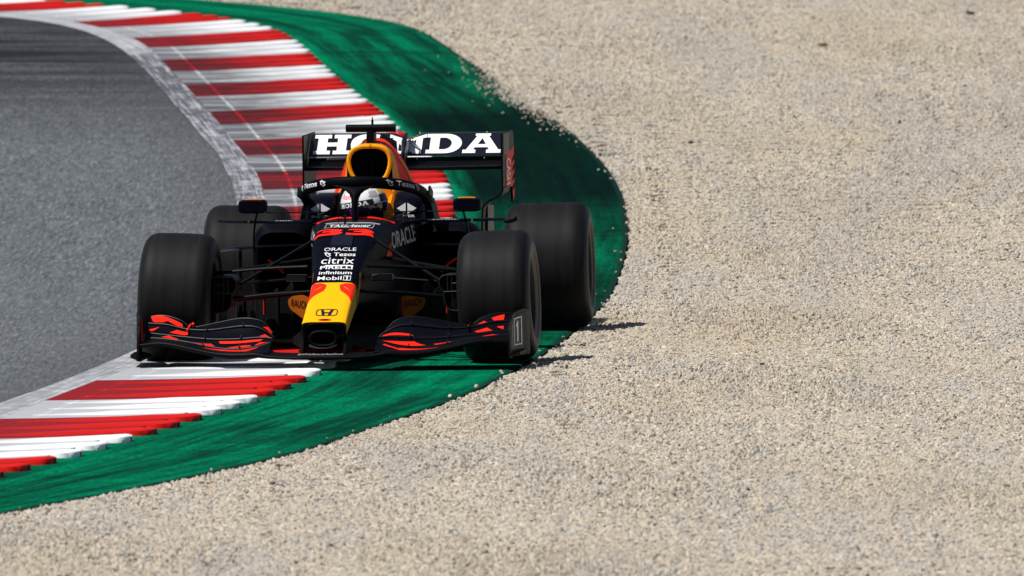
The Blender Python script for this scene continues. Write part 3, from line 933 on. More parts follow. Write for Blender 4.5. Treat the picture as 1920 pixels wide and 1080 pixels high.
decal('lettering_bar', poly_mesh([[(0, 0), (1, 0), (1, 1), (0, 1)]]), on_deck(-.13, .15, .64, .68), 'grey', chassis, cuts=(6, 1))
# badge on the nose: rounded frame with a flared H
bad = [ellipse(.5, .5, .5, .5, 36, 5), ellipse(.5, .5, .455, .43, 36, 5)]
decal('maker_badge', poly_mesh(bad), on_deck(-.052, .058, -.862, -.762), 'black_print', nose, fit=False, cuts=(4, 4))
Hh = [(.20, .92), (.33, .92), (.385, .55), (.615, .55), (.67, .92), (.80, .92), (.70, .10), (.575, .10), (.60, .38), (.40, .38), (.425, .10), (.30, .10)]
decal('maker_badge', poly_mesh([Hh]), on_deck(-.052, .058, -.862, -.762), 'black_print', nose, fit=False, cuts=(4, 4))
decal('nose_slot', poly_mesh([ellipse(.5, .5, .5, .5, 24)]), on_deck(-.032, .036, -.938, -.908), 'red', nose, cuts=(3, 2))
decal('nose_slot', poly_mesh([ellipse(.5, .5, .5, .5, 24)]), on_deck(-.02, .024, -.933, -.914, .0035), 'black_print', nose, cuts=(3, 2))
for s in (-1, 1):
    bull = [(-.109, -.362), (-.085, -.372), (-.060, -.372), (-.034, -.392), (-.036, -.43), (-.044, -.47), (-.068, -.508), (-.090, -.55), (-.111, -.62), (-.112, -.5)]
    decal('bull_mark', poly_mesh([[(p[0], p[1]) for p in bull]]), lambda a, b, s=s: deck(s * a, b), 'fluo', nose, fit=False, cuts=(8, 6))
    slash = [(-.096, -.47), (-.062, -.425), (-.055, -.415), (-.064, -.435)]
    decal('bull_eye', poly_mesh([slash]), lambda a, b, s=s: deck(s * a, b, .0038), 'yellow', nose, fit=False)
    # sleeve of red along the side of the nose
def flank(s, y, z_, off=.003):
    zt_, zb_, hw = f_top(y), f_bot(y), f_hw(y)
    zm, hh = (zt_ + zb_) / 2, (zt_ - zb_) / 2
    q = min(abs(z_ - zm) / hh, .98)
    return (s * (hw * (1 - q ** PX) ** (1 / PX) + off), y, z_)
for s in (-1, 1):
    a0, a1 = (.74, 1.36)
    mp = (lambda a, b: flank(1, a0 + (a1 - a0) * a, .535 + .02 * a + b * .085)) if s > 0 else (lambda a, b: flank(-1, a1 - (a1 - a0) * a, .535 + .02 * (1 - a) + b * .085))
    decal('lettering', text_mesh('ORACLE', .02), mp, 'grey', chassis, cuts=(8, 3))
    decal('red_flash', poly_mesh([[(.50, .49), (.72, .505), (.72, .575), (.65, .56), (.58, .52)]]), lambda a, b, s=s: flank(s, a, b), 'red', chassis, fit=False)
    decal('nose_flash', poly_mesh([[(-.36, .30), (-.20, .38), (-.15, .455), (-.20, .455), (-.27, .39), (-.36, .37)]]), lambda a, b, s=s: flank(s, a, b), 'amber', chassis, fit=False)
decal('race_number', text_mesh('33', .03), lambda a, b: flank(-1, .62 - .3 * a, .50 + .13 * b), 'white', chassis, cuts=(4, 2))

# ---- front wing
WT = [
[(0,.059),(0.216,.063),(0.271,.066),(0.326,.071),(0.382,.066),(0.437,.063),(0.509,.068),(0.576,.081),(0.656,.097),(0.742,.115),(0.826,.126),(0.868,.125),(0.933,.117)],
[(0,.081),(0.217,.079),(0.272,.084),(0.338,.098),(0.382,.096),(0.438,.095),(0.51,.097),(0.576,.105),(0.657,.121),(0.743,.139),(0.83,.149),(0.869,.146),(0.933,.138)],
[(0.265,.141),(0.315,.125),(0.412,.110),(0.482,.108),(0.565,.115),(0.704,.142),(0.872,.16),(0.928,.162)],
[(0.263,.158),(0.323,.162),(0.434,.155),(0.574,.152),(0.713,.162),(0.797,.17),(0.909,.183),(0.937,.188)],
[(0.268,.160),(0.306,.186),(0.361,.21),(0.417,.215),(0.5,.207),(0.584,.196),(0.64,.193),(0.724,.198),(0.836,.221),(0.92,.226),(0.948,.229)],
[(0.276,.162),(0.303,.199),(0.331,.226),(0.386,.245),(0.442,.248),(0.512,.238),(0.596,.22),(0.652,.209),(0.702,.203),(0.727,.208),(0.75,.227),(0.792,.246),(0.848,.259),(0.89,.26),(0.932,.253),(0.96,.248)]]
WB = [-1.2, -1.19, -1.02, -.93, -.82, -.70]
def sweep(x): return 0.22 * max(0.0, (abs(x) - .1) / .85) ** 1.3
WF = [spline([p[0] for p in t_], [p[1] for p in t_]) for t_ in WT]
def wz(k, x):
    t_ = WT[k]; return float(WF[k](min(max(abs(x), t_[0][0]), t_[-1][0])))
def wpt(k, x, tt, off=0.0):
    """element k between edges k and k+1"""
    y = WB[k] * (1-tt) + WB[k+1] * tt + sweep(x)
    z_ = wz(k, x) * (1-tt) + wz(k+1, x) * tt - 0.008 * math.sin(math.pi * min(max(tt, 0), 1))
    return (x, y - off * .55, z_ + off)
# main plane with rounded leading edge
rings = []
for x in np.linspace(-.932, .932, 97):
    z0, z1 = wz(0, x), wz(1, x); y0 = WB[0] + sweep(x); zc, rr = (z0 + z1) / 2, (z1 - z0) / 2
    zt2 = wz(2, x) - .012 if abs(x) > .265 else .093
    r_ = []
    for a in np.linspace(math.pi * .5, math.pi * 1.5, 9):
        r_.append((x, y0 + rr + math.cos(a) * rr, zc + math.sin(a) * rr))
    r_ += [(x, y0 + .1, z0 + .004), (x, y0 + .24, max(z0 + .02, zt2 - .028)), (x, y0 + .25, max(z0 + .024, zt2 - .022)), (x, y0 + .1, z1 + .004)]
    rings.append(r_)
fwing = obj('front_wing', loft(rings), 'carbon', car)
fwing['label'] = 'black front wing with red tipped flaps'
decal('lettering', text_mesh('#WeRaceAsOne', .0), lambda a, b: (-.115 + .23 * a, -1.2 + .02 + .055 * b, .083 + .006 * b), 'grey', fwing, cuts=(4, 1))
cape = [(-.11, -.66, .135), (-.17, -.35, .11), (-.25, .1, .11), (-.30, .55, .12)]
rg = []
for x_, y_, z_ in cape:
    rg.append([(x_, y_, z_ - .03), (x_ * .8, y_, z_ + .02), (0, y_, z_ + .04), (-x_ * .8, y_, z_ + .02), (-x_, y_, z_ - .03), (-x_ * .8, y_, z_ + .012), (0, y_, z_ + .03), (x_ * .8, y_, z_ + .012)])
obj('nose_cape', loft(rg), 'duct', car, True, 40)
flaps = {}
for s in (-1, 1):
    for k in (1, 2, 3, 4):
        xs = list(np.linspace(.268, .925, 44)) if k < 4 else list(np.linspace(.285, .925, 44))
        rings = []
        for x in xs:
            r_ = []
            lo_t = -.12 if k > 1 else .25
            for tt in np.linspace(lo_t, 1.0, 9):
                r_.append(wpt(k, s * x, tt))
            for tt in np.linspace(1.0, lo_t, 7)[1:-1]:
                p = wpt(k, s * x, tt)
                th = .012 * math.sqrt(max(0.0, 1 - (tt - lo_t) / (1.0 - lo_t)) + .05)
                r_.append((p[0], p[1] + .004, p[2] - th))
            rings.append(r_)
        fl = obj('wing_flap', loft(rings), 'flap_navy', fwing, True, 40)
        flaps[(s, k)] = fl
        # thin light upper edge
        obj('flap_edge', tube([wpt(k, s * x, 1.0, .0005) for x in xs], .0022, 6), 'carbon_grey', fl)
RED = {-1: [
 (4, [(.922,.93),(.879,.97),(.829,.85),(.755,.7),(.746,.3),(.773,.13),(.83,.55),(.851,.25),(.898,.18)]),
 (3, [(.916,.18),(.917,.43),(.865,.75),(.894,.3)]), (3, [(.807,.35),(.773,.73),(.715,.68),(.708,.45),(.725,.25)]),
 (2, [(.846,.58),(.807,.88),(.751,.53),(.76,.38)]), (2, [(.681,.2),(.583,.52),(.557,.22),(.571,.12),(.618,.06)]),
 (2, [(.542,.80),(.313,.80),(.327,.65),(.536,.6)]), (2, [(.494,.15),(.415,.38),(.371,.30),(.375,.13),(.465,.06)]),
 (2, [(.352,.25),(.326,.53),(.282,.43),(.347,.18)]),
 (1, [(.64,.55),(.598,.70),(.503,.80),(.411,.75),(.325,.85),(.403,.45),(.507,.40),(.588,.42)]),
 (4, [(.330,.50),(.307,.93),(.288,.88),(.288,.3),(.302,.48)]), (3, [(.335,.12),(.312,.63),(.279,.43),(.316,.08)])],
 1: [
 (4, [(.822,.6),(.883,.80),(.885,.08),(.837,.08)]), (4, [(.753,.3),(.785,.5),(.803,.06),(.77,.05)]), (4, [(.70,.95),(.719,.9),(.733,.18),(.71,.1)]),
 (3, [(.746,.43),(.807,.58),(.838,.13),(.763,.1)]), (3, [(.855,.55),(.889,.55),(.892,.13)]), (2, [(.795,.43),(.843,.55),(.89,.1),(.80,.25)]),
 (3, [(.272,.35),(.296,.55),(.419,.33),(.448,.12),(.296,.10)]), (2, [(.294,.55),(.451,.66),(.516,.18),(.44,.15),(.364,.28)]),
 (2, [(.55,.30),(.64,.24),(.636,.08),(.565,.03)]), (1, [(.36,.72),(.40,.80),(.60,.62),(.61,.45),(.558,.40),(.41,.42)]), (1, [(.30,.9),(.315,.98),(.372,.8),(.37,.7)])]}
for s, L_ in RED.items():
    for k, pl in L_:
        fine_pl = []
        for a, b in zip(pl, pl[1:] + pl[:1]):
            for q in (0, .25, .5, .75):
                fine_pl.append((a[0] * (1-q) + b[0] * q, a[1] * (1-q) + b[1] * q))
        decal('red_stripe', poly_mesh([fine_pl]), lambda a, b, s=s, k=k: wpt(k, s * a, b, .0036), 'fluo', flaps[(s, k)], fit=False, cuts=(10, 4))
for s in (-1, 1):
    # end plate, foot plate, brackets
    ep = [(-1.0, .075), (-.98, .15), (-.86, .245), (-.72, .272), (-.46, .268), (-.44, .075), (-.5, .05), (-.95, .05)]
    def epm(o, s=s):
        return lambda p: (s * (.935 + o + .055 * smooth01(-.85, -.42, p[0]) + .01 * (.27 - p[1])), p[0], p[1])
    epd = []
    for a_, b_ in zip(ep, ep[1:] + ep[:1]):
        epd.append((a_[0], a_[1]))
    tops = spline([-1.0, -.98, -.86, -.72, -.46, -.43], [.078, .15, .245, .272, .268, .26])
    rg = []
    for yy in np.linspace(-1.0, -.43, 20):
        zt_ = float(tops(yy)); rg.append([epm(0)((yy, .05)), epm(.011)((yy, .05)), epm(.011)((yy, zt_)), epm(0)((yy, zt_))])
    e_ = obj('end_plate', loft(rg), 'carbon', fwing, True, 40)
    if s > 0:
        e_['label'] = 'end plate with a framed number one'
        fr = epm(.0125)
        decal('print_panel', poly_mesh([[(-.95, .085), (-.9, .2), (-.83, .24), (-.6, .258), (-.6, .085)]]), lambda a, b: fr((a, b)), 'plate_grey', e_, fit=False, cuts=(8, 2))
        fr2 = epm(.0145)
        decal('race_number', poly_mesh([ONE]), lambda a, b: fr2((-.765 + .10 * a, .122 + .105 * b)), 'white', e_, fit=False)
        decal('number_frame', poly_mesh([[(-.80, .105), (-.63, .105), (-.63, .247), (-.80, .242)], [(-.785, .111), (-.785, .237), (-.645, .241), (-.645, .111)]]), lambda a, b: fr2((a, b)), 'white', e_, fit=False, cuts=(6, 2))
        decal('small_print', text_mesh('WEB', .0), lambda a, b: fr2((-.90 + .035 * a, .12 + .09 * b)), 'grey', e_)
    else:
        fr3 = lambda a, b: (-.9335 - .055 * smooth01(-.85, -.42, a) - .01 * (.27 - b), a, b)
        decal('red_panel', poly_mesh([[(-.9, .13), (-.86, .235), (-.72, .262), (-.55, .262), (-.55, .13)]]), fr3, 'red', e_, fit=False, cuts=(8, 2))
    ft = [(.93, -1.0), (.99, -.9), (1.0, -.6), (.985, -.42), (.93, -.42)]
    obj('foot_plate', loft([[(s * x, y, zz + .018 * smooth01(.94, 1.0, x) * (zz > 0)) for x, y in ft] for zz in (.048, .062)]), 'carbon', fwing, False)
    # strake below the outer plane, adjuster and flap brackets
    obj('adjuster', merge(tube([wpt(4, s * .715, -.6, .0), wpt(4, s * .715, 1.05, .01)], .006, 6), tube([wpt(4, s * .705, 1.0, .012), wpt(4, s * .695, 1.02, .014)], .010, 8)), 'fluo' if s < 0 else 'carbon', fwing)
    for xx in (.43, .62):
        for k in (2, 3, 4):
            obj('slot_bracket', tube([wpt(k, s * xx, -.14, .012), wpt(k, s * xx, .18, .012)], .004, 6), 'carbon_grey', fwing)
    obj('under_strake', prism([(-.95, .055), (-.9, .11), (-.55, .13), (-.5, .055)], lambda p, s=s: (s * .80, p[0], p[1]), lambda p, s=s: (s * .808, p[0], p[1])), 'duct', fwing, False)

# ---- wheels
def make_wheel(name, x, y, w, r, toe, side):
    """w half width of the tread"""
    root = bpy.data.objects.new(name, None); COL.objects.link(root); root.parent = car
    root.location = (x, y, r - .006); root.rotation_euler = (0, R(2.2) * -side if abs(y) < 1 else R(1.0) * -side, toe)
    b = .018
    half = [(w - .055, .168), (w - .03, .176), (w - .004, .196), (w + b * .75, .225), (w + b, .252), (w + b * .7, .282), (w - .002, .308), (w - .018, .322), (w - .04, .3305), (w * .45, r - .0015), (0, r)]
    prof = half + [(-a, rr) for a, rr in half[::-1][1:]]
    prof = [(p[0], p[1]) for p in smooth_path(prof, 61)]
    prof = [(-w + .055, .166)] [:0] + prof
    V, F = lathe(prof, 88)
    mi = []
    for f in F:
        c = np.mean([V[i] for i in f], axis=0); rr = math.hypot(c[1], c[2])
        mi.append(0 if rr > .305 else (2 if .197 < rr < .217 or .246 < rr < .251 else 1))
    tyre = add_obj('tyre', mesh_from(V, F, mi), ['tyre', 'sidewall', 'tyre_mark'], root, True, 60)
    # rim: barrel, dished face with spokes, nut
    rm = lathe([(-w + .03, .17), (-w + .06, .158), (w - .06, .158), (w - .028, .163), (w - .03, .172), (w - .05, .172)], 64)
    rim_o = obj('rim', rm, 'rim', root)
    for sgn in (-1, 1):
        dk = lathe([(sgn * (w - .075), .16), (sgn * (w - .07), .11), (sgn * (w - .055), .06), (sgn * (w - .05), .03), (sgn * (w - .05), .001)], 48)
        obj('brake_drum' if sgn != side else 'hub_cover', dk, 'duct' if sgn != side else 'carbon', rim_o)
    sp = []
    for k in range(10):
        a = 2 * math.pi * k / 10
        p0 = (side * (w - .042), .03 * math.cos(a), .03 * math.sin(a)); p1 = (side * (w - .052), .16 * math.cos(a + .12), .16 * math.sin(a + .12))
        sp.append(tube([p0, p1], .009, 6))
    for k in sp:
        obj('spoke', k, 'rim', rim_o)
    obj('wheel_nut', lathe([(side * (w - .05), .032), (side * (w - .02), .03), (side * (w - .015), .02), (side * (w - .015), .001)], 16), 'gold', rim_o)
    return root
STEER = R(1.6)
wl_ = {}
for s in (-1, 1):
    wl_[s] = make_wheel('front_wheel', .824 if s > 0 else -.808, -.14, .169, .335, -STEER, s)
    make_wheel('rear_wheel', s * .802, 3.51, .206, .335, 0.0, s)

# ---- front suspension and brake ducts
for s in (-1, 1):
    def arm(name, a, b, r_, fl=.5, mid=None, mat='carbon'):
        pts_ = [a] + ([mid] if mid else []) + [b]
        pth = smooth_path([(s * p[0], p[1], p[2]) for p in pts_], 10) if mid else [(s * p[0], p[1], p[2]) for p in pts_]
        return obj(name, tube(pth, r_, 10, fl), mat, car)
    arm('upper_wishbone', (.15, -.12, .487), (.64, .0, .452), .022, .42, (.38, -.06, .476))
    arm('upper_wishbone', (.19, .55, .50), (.64, .02, .45), .02, .42)
    arm('lower_wishbone', (.12, -.22, .365), (.64, -.02, .312), .022, .42, (.35, -.12, .347))
    arm('lower_wishbone', (.2, .5, .33), (.66, .02, .30), .024, .42)
    arm('push_rod', (.165, .28, .600), (.60, .02, .345), .009, 1.0)
    arm('track_rod', (.15, .18, .42), (.64, .12, .385), .014, .5)
    obj('sensor_pod', box(min(s * .165, s * .275), max(s * .165, s * .275), -.08, .02, .408, .442, .006), 'carbon_grey', car)
    # brake duct scoop: outline, dark box, cross vanes
    oc = [(.64, .438), (.575, .438), (.535, .432), (.520, .41), (.524, .375), (.54, .352), (.545, .32), (.552, .285), (.572, .262), (.61, .256), (.64, .256)]
    pth = smooth_path([(s * a, -.14, b) for a, b in oc], 44)
    bd = obj('brake_duct', merge(tube(pth, .0042, 8), loft([[tuple(p) for p in pth], [(p[0], .14, p[2]) for p in pth]], True, False, True)), 'carbon_grey', car)
    obj('duct_inside', loft([[(p[0] * .995 + s * .004, -.11, p[2]) for p in pth], [(p[0], .12, p[2]) for p in pth]], True, True, True), 'duct', bd)
    for z_ in (.352, .395):
        obj('duct_vane', tube([(s * (.54 if z_ < .37 else .585), -.14, z_), (s * .64, -.14, z_ + .004)], .0035, 6), 'carbon_grey', bd)
    for x_ in (.562, .583):
        obj('duct_vane', tube([(s * x_, -.14, .352), (s * x_, -.14, .434)], .0028, 6), 'carbon_grey', bd)
    obj('duct_vane', tube([(s * .59, -.14, .26), (s * .585, -.14, .348)], .0022, 6), 'carbon_grey', bd)

# ---- halo
hl = [(-.315, 1.84, .70), (-.316, 1.70, .74), (-.312, 1.48, .788), (-.286, 1.26, .826), (-.20, 1.07, .858), (-.09, .975, .872), (0, .95, .876),
      (.09, .975, .872), (.20, 1.07, .858), (.286, 1.26, .826), (.312, 1.48, .788), (.316, 1.70, .74), (.315, 1.84, .70)]
hp = smooth_path(hl, 81)
halo = obj('halo', tube(hp, [.023 + .004 * math.cos((i - 40) / 40 * 1.57) for i in range(81)], 18, 1.15), 'navy_matt', car)
# pillar flaring into the hoop
rings = []
for z_, hx, hy, y in ((.655, .017, .045, .885), (.70, .016, .045, .895), (.76, .0165, .045, .91), (.795, .021, .045, .92), (.815, .031, .044, .929), (.83, .048, .04, .937), (.842, .072, .034, .945), (.852, .102, .027, .955), (.862, .125, .018, .966), (.875, .12, .010, .97)):
    rings.append([(hx * math.cos(a), y + hy * math.sin(a), z_) for a in np.linspace(0, 2 * math.pi, 21)[:-1]])
obj('halo_pillar', loft(rings), 'navy_matt', halo)
for s in (-1, 1):
    obj('halo_foot', loft([[(s * (x + dx), y, z_) for x, y in ((.25, 1.62), (.325, 1.62), (.335, 1.78), (.325, 1.92), (.25, 1.92))] for z_, dx in ((.64, .03), (.72, .014), (.755, 0.0))]), 'carbon', halo, True, 30)
    obj('halo_winglet', prism([(1.40, .79), (1.46, .835), (1.62, .80), (1.60, .765)], lambda p, s=s: (s * .335, p[0], p[1]), lambda p, s=s: (s * .346, p[0], p[1])), 'carbon', halo, False)
def on_halo(i0, i1, b0, b1):
    def mp(a, b):
        q = i0 + (i1 - i0) * a; i = int(min(max(q, 1), 79)); fr_ = q - i
        p = Vector(hp[i]) * (1 - fr_) + Vector(hp[i + 1]) * fr_
        t_ = (Vector(hp[i + 1]) - Vector(hp[i - 1])).normalized(); side_ = t_.cross(Vector((0, 0, 1))).normalized()
        if side_.y > 0: side_ = -side_
        up_ = Vector((0, 0, 1))
        rr = .023 + .004 * math.cos((q - 40) / 40 * 1.57)
        an = R(b0 + (b1 - b0) * b)
        return tuple(p + side_ * (math.cos(an) * (rr + .0018)) + up_ * (math.sin(an) * (rr * 1.15 + .0018)))
    return mp
for s in (-1, 1):
    c0 = 40 + s * 11.2
    decal('lettering', text_mesh('Tezos', .02), on_halo(c0 - 2.9, c0 + 2.9, -14, 36), 'white' if s < 0 else 'grey', halo, cuts=(8, 3))  # right half of the hoop gets darker print as the less lit side
    tezos_mark(halo, on_halo(c0 - 5.3, c0 - 3.7, -22, 42), 'white' if s < 0 else 'grey')
    tezos_mark(halo, on_halo(c0 + 3.7, c0 + 5.3, -22, 42), 'white' if s < 0 else 'grey')

# ---- head rest and cockpit sides
for s in (-1, 1):
    rings = []
    for y, x0, x1, z1 in ((1.40, .165, .285, .742), (1.43, .155, .298, .768), (1.6, .15, .305, .785), (1.85, .12, .30, .79), (2.0, .10, .29, .76)):
        rings.append([(s * x, y + dy, z_) for x, dy, z_ in ((x0, 0, .66), (x0, 0, z1 - .02), (x0 + .015, .006, z1), (x1 - .03, .006, z1 - .004), (x1, .004, z1 - .03), (x1 + .008, 0, .66))])
    cs = obj('cockpit_side', loft(rings), 'navy', car, True, 40)
    xa, xb = (.165, .285)
    m0 = quad_map((s * .225 - .052, 1.3965, .675), (s * .225 + .052, 1.3965, .675), (s * .225 - .052, 1.4005, .75), (s * .225 + .052, 1.4005, .75), (0, -.004, 0))
    # diamond with a slanted bar, word below
    decal('sponsor_mark', poly_mesh([[(.0, .62), (.455, 1.0), (.455, .24)], ]), m0, 'grey' if s < 0 else 'white', cs, fit=False)  # left mark darkened as the less lit one
    decal('sponsor_mark', poly_mesh([[(.545, .24), (.545, 1.0), (1.0, .62)]]), m0, 'white', cs, fit=False)
    decal('lettering', text_mesh('INTER', .02), lambda a, b, m0=m0: m0(.08 + .84 * a, .0 + .17 * b), 'grey' if s < 0 else 'white', cs)
    obj('head_rest', loft([[(s * x, y, z_) for x, z_ in ((.11, .66), (.148, .66), (.160, .70), (.150, .765 + dz), (.135, .785 + dz), (.115, .77 + dz))] for y, dz in ((1.42, -.08), (1.47, -.045), (1.65, .015), (1.85, .05), (1.98, .06))]), 'amber' if s > 0 else 'navy_matt', car, True, 50)  # left rest coloured dark to stand for its shadow
hr = [[(x, y, z_) for x, z_ in ((-.10, .66), (-.10, .80), (-.07, .845), (0, .852), (.09, .855), (.13, .80), (.13, .66))] for y in (1.62, 1.95)]
obj('head_rest', loft(hr), 'amber', car, True, 50)

# ---- roll hoop intake and engine cover
PR = {1.80: [(0, 1.041), (.055, 1.037), (.097, 1.013), (.1185, .965), (.118, .90), (.128, .80), (.15, .66)],
      1.95: [(0, 1.048), (.055, 1.04), (.098, 1.01), (.13, .94), (.15, .85), (.19, .75), (.25, .64)],
      2.1: [(0, 1.056), (.055, 1.046), (.105, 1.005), (.155, .925), (.195, .82), (.24, .72), (.30, .60)],
      2.5: [(0, 1.045), (.035, 1.03), (.078, .97), (.125, .875), (.168, .77), (.23, .67), (.31, .54)],
      3.0: [(0, .95), (.026, .93), (.06, .87), (.105, .78), (.15, .69), (.2, .6), (.25, .47)],
      3.7: [(0, .74), (.022, .72), (.05, .67), (.08, .60), (.10, .54), (.12, .48), (.14, .40)]}
prof = {y: smooth_path(p, 19) for y, p in PR.items()}
pf = spline(sorted(prof), np.array([prof[y] for y in sorted(prof)]))
rings = []
for y in np.linspace(1.80, 3.7, 44):
    h = pf(y)
    rings.append([(-a, y, b) for a, b in h[::-1]] + [(a, y, b) for a, b in h[1:]])
V, F = loft(rings, False, False, False)
mi = []
for f in F:
    c = np.mean([V[i] for i in f], axis=0)
    yl = 1.93 + .30 * max(0, .95 - c[2]) ** 1.2
    mi.append(1 if c[1] < yl else (2 if c[2] < .62 or c[1] > 3.1 else 0))
cover = add_obj('engine_cover', mesh_from(V, F, mi), ['red', 'amber', 'navy'], car, True, 50)
ir = [(0, 1.03), (.05, 1.027), (.088, 1.008), (.108, .965), (.106, .93), (.096, .895), (.08, .866), (.045, .85), (0, .847)]
half = smooth_path(ir, 22)
loop = [(a, b) for a, b in half] + [(-a, b) for a, b in half[::-1][1:-1]]
lip = [(a, 1.79, b) for a, b in loop]
lipo = [(a * 1.02, 1.84, .95 + (b - .95) * 1.08) for a, b in loop]
intake = obj('air_intake', merge(tube(lip + [lip[0], lip[1]], .0115, 10, 1.0, (0, 1, 0)), loft([[(a * 1.07, 1.79, .95 + (b - .95) * 1.07) for a, b in loop], [(a * 1.09, 1.81, .95 + (b - .95) * 1.1) for a, b in loop]], True, False, False)), 'ring', car, True, 60)
obj('intake_duct', loft([lip, [(a * .9, 2.0, .95 + (b - .95) * .9) for a, b in loop]], True, False, True), 'duct', intake)
obj('intake_splitter', tube([(0, 1.9, .845), (0, 1.9, 1.03)], .008, 8, 1.0), 'duct', intake)
def cov(s, y, q, off=.003):
    h = pf(y); i = min(int(q * 17), 17); fr_ = q * 18 - i
    i = min(int(q * 18), 17); fr_ = q * 18 - i
    p = h[i] * (1 - fr_) + h[i + 1] * fr_
    return (s * (p[0] + off), y - off * .4, p[1] + off * .5)
for s in (-1, 1):
    for w_, pl in ((.05, [(2.02, .30), (2.10, .42), (2.13, .55), (2.2, .62)]), (.045, [(2.12, .22), (2.22, .36), (2.26, .52), (2.36, .60)]), (.04, [(2.26, .2), (2.36, .34), (2.4, .5)]), (.03, [(2.2, .64), (2.32, .70), (2.5, .66)])):
        sp_ = smooth_path(pl, 14)
        decal('bull_artwork', poly_mesh([stroke(sp_, [w_ * .25 + w_ * .75 * math.sin(math.pi * k / 13) for k in range(14)])]), lambda a, b, s=s: cov(s, a, b), 'amber', cover, fit=False)
obj('shark_fin', prism([(2.35, 1.03), (2.55, 1.068), (3.4, 1.0), (3.6, .72), (3.2, .82)], lambda p: (-.005, p[0], p[1]), lambda p: (.005, p[0], p[1])), 'duct', cover, False)

# camera pod on top
tcm = obj('roof_camera', merge(tube([(-.131, 1.9, 1.121), (-.128, 1.9, 1.121), (.128, 1.9, 1.121), (.131, 1.9, 1.121)], [.017, .0205, .0205, .017], 20), tube([(.082, 1.9, 1.121), (.088, 1.9, 1.121)], .0215, 20), box(-.11, .11, 1.91, 2.02, 1.108, 1.134, .006)), 'carbon', car)
obj('camera_mast', loft([rrect(.021, 1.115, 1.03, y, 16, 3) for y in (1.86, 2.0)]), 'carbon', tcm)
obj('aerial', merge(tube([(.006, 1.93, 1.14), (.006, 1.93, 1.165)], .006, 8), tube([(.006, 1.93, 1.16), (.006, 1.93, 1.178)], .003, 6)), 'carbon', tcm)

# ---- mirrors
for s in (-1, 1):
    mb = obj('mirror', loft([rrect(.073 * k, .745 + .036 * h, .745 - .036 * h, y, 28, 4.5, s * .558) for y, k, h in ((1.14, .86, .8), (1.155, .97, .95), (1.18, 1.0, 1.0), (1.26, 1.0, 1.0))]), 'navy', car)
    obj('mirror_cap', loft([rrect(.045, .7835, .777, y, 16, 3, s * .553) for y in (1.17, 1.24)]), 'amber', mb)
    obj('mirror_glass', ([(s * .558 + a, 1.2615, .745 + b) for a, b in ((-.06, -.028), (.06, -.028), (.06, .028), (-.06, .028))], [(0, 1, 2, 3)]), 'mirror', mb, False)
    obj('mirror_stalk', tube(smooth_path([(s * .535, 1.2, .715), (s * .548, 1.22, .66), (s * .562, 1.28, .57), (s * .565, 1.34, .51)], 12), .011, 8, .5, (1, 0, 0)), 'carbon', mb)
    obj('mirror_rod', tube([(s * .49, 1.2, .712), (s * .16, 1.22, .712)], .0035, 6), 'carbon', mb)

